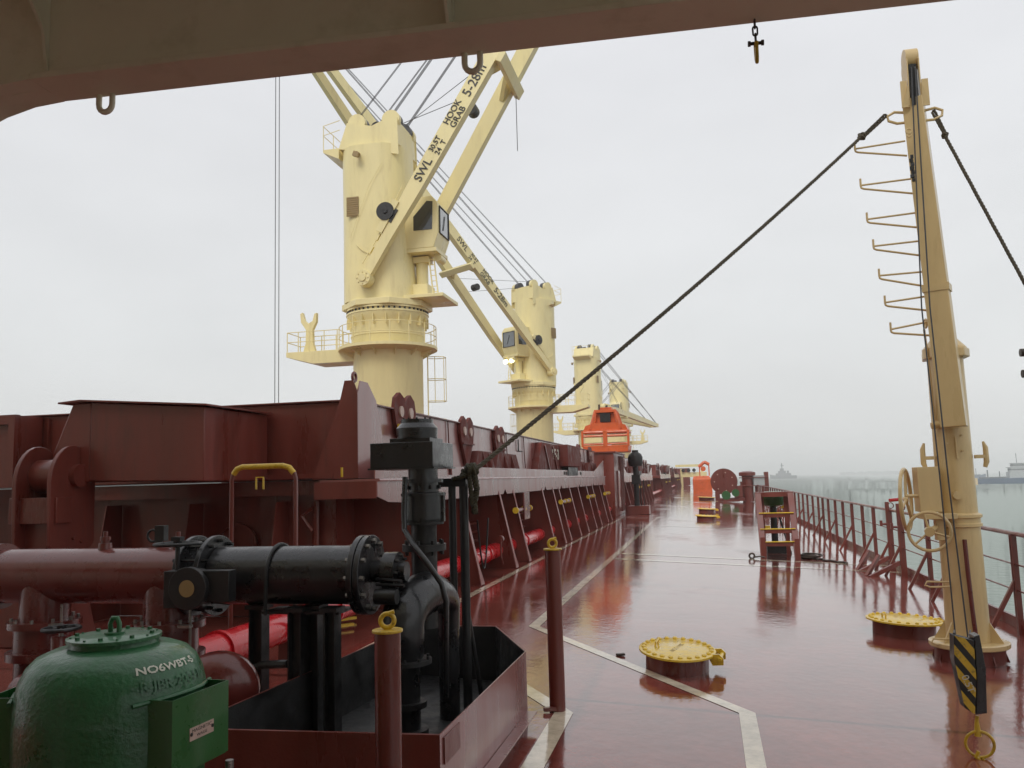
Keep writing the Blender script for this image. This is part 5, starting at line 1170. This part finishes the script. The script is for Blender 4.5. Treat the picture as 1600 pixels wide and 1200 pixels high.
boat('harbour_tug', (tg.x, 1500), 42, 12, 5, SHIPG, 'small grey tug boat fading into the haze on the horizon', 'tug boat',
     [('wheelhouse', SHIPG, [(-12, 12, -4, 4, 5, 9), (-4, 8, -3.5, 3.5, 9, 13), (-1, 5, -3, 3, 13, 17)]), ('mast', SHIPG, [(1, 2.6, -.8, .8, 17, 26), (-1.5, 4, -1, 1, 21, 22)]), ('funnel', SHIPG, [(-9, -6, -2, 2, 9, 13)])], R(180))
ds = at(1578, 746, y=600)
boat('dredger_ship', (ds.x+3, 600), 50, 10, 3.6, SHIPB, 'blue-hulled work ship with white deckhouse near the right edge', 'ship',
     [('deckhouse', SHIPW, [(-4, 8, -3.5, 3.5, 3, 7.5), (-3, 7, -3, 3, 7.5, 10), (-4, 8, -3.2, 3.2, 10.0, 10.4), (-1.5, 5, -2.5, 2.5, 10.4, 12.6), (-2, 5.5, -2.8, 2.8, 12.6, 12.9)]), ('window_band', SHIPG, [(-3.02, 7.02, -3.04, 3.04, 8.4, 9.2), (-1.52, 5.02, -2.54, 2.54, 11.1, 12)]), ('deck_gear', SHIPG, [(-20, -6, -3, 3, 3, 4.5), (-16, -15.4, -.3, .3, 4.5, 9), (-9, -8.6, -.3, .3, 4.5, 8), (10, 18, -2, 2, 3, 6), (12, 12.5, -.3, .3, 6, 12), (1.4, 1.7, -.1, .1, 12.9, 19)])], R(0))
d2 = at(1512, 742, y=1000)
boat('distant_barge', (d2.x, 1000), 34, 9, 3.4, SHIPB, 'low dark barge just right of the davit, left of the blue ship', 'barge',
     [('barge_gear', SHIPG, [(-8, -4, -3, 3, 3.4, 7), (4, 4.5, -.3, .3, 3.4, 16), (8, 8.5, -.3, .3, 3.4, 11), (-14, 12, -3, 3, 3.4, 4.6)])], R(0))
sp = thing('yellow_crane_pole', V(at(1519, 735, y=560).x, 560, -6), 'short yellow crane boom on a far vessel just right of the davit post', 'crane boom')
b = MB(); q = at(1519, 742, y=560); b.bar(q-V(0, 0, 3), q+V(-2.0, 0, 9), 1.2, 1.0, w2=.8); b.b2((q.x-1.5, 559, -8.6), (q.x+2.5, 562, q.z-2)); build(b, 'boom', MAST, sp)
b = MB(); random.seed(3); pts = []
for i in range(30):
    p = at(1315+i*4.4, 741-i*.08, y=3600); pts.append(V(p.x, 3600, p.z+random.uniform(4, 11)))
lo = [V(p.x, 3600, sea_z(p.x)-3) for p in pts]
b.quadstrip([[a_, c_, c_+V(0, 60, 0), a_+V(0, 60, 0)] for a_, c_ in zip(lo, pts)], smooth=False)
struct(build(b, 'far_shore', COAST))

# ------------------------------------------------------------------ rainy haze
b = MB(); b.b2((-9300, -9300, -9.6), (9300, 9300, 48)); b.b.transform(Matrix.Rotation(R(.9), 4, 'Y')); hz = build(b, 'haze', COAST); hz['kind'] = 'stuff'
HM = bpy.data.materials.new('rain_haze'); HM.use_nodes = True; n_ = HM.node_tree.nodes; n_.clear()
o_ = n_.new('ShaderNodeOutputMaterial'); v_ = n_.new('ShaderNodeVolumePrincipled'); v_.inputs['Color'].default_value = (1, 1, 1, 1); v_.inputs['Density'].default_value = .0006; v_.inputs['Anisotropy'].default_value = .0
HM.node_tree.links.new(v_.outputs[0], o_.inputs['Volume']); hz.data.materials.clear(); hz.data.materials.append(HM)

# ------------------------------------------------------------------ small clutter seen in the photo
hz_ = None
hs_ = thing('rubber_hose', V(-4.6, 13, .15), 'thin dark hose looping down below the hatch ledge behind the vent post', 'hose')
b = MB(); b.tube([V(-4.05, 15.2+.8*i/16, 1.2-.9*math.sin(math.pi*i/16)) for i in range(17)], .018, 6); build(b, 'hose_loop', BLACKD, hs_)
for i, (px, py, lb) in enumerate(((1597, 551, 'upper dark fitting poking in at the right edge of the photo'), (1600, 584, 'lower dark fitting poking in at the right edge of the photo'))):
    q = at(px, py, y=6.5); b = MB(); b.cyl(q, q+V(.25, .05, 0), .02 if i == 0 else .016, n=12); b.cyl(q-V(.012, 0, 0), q+V(.02, 0, 0), .028, n=12)
    b.tube([q+V(.2, .04, 0), V(q.x+.25, 6.55, -.25)], .02, 8); tag(build(b, 'pipe_fitting', CHAIN), lb, 'pipe fitting')
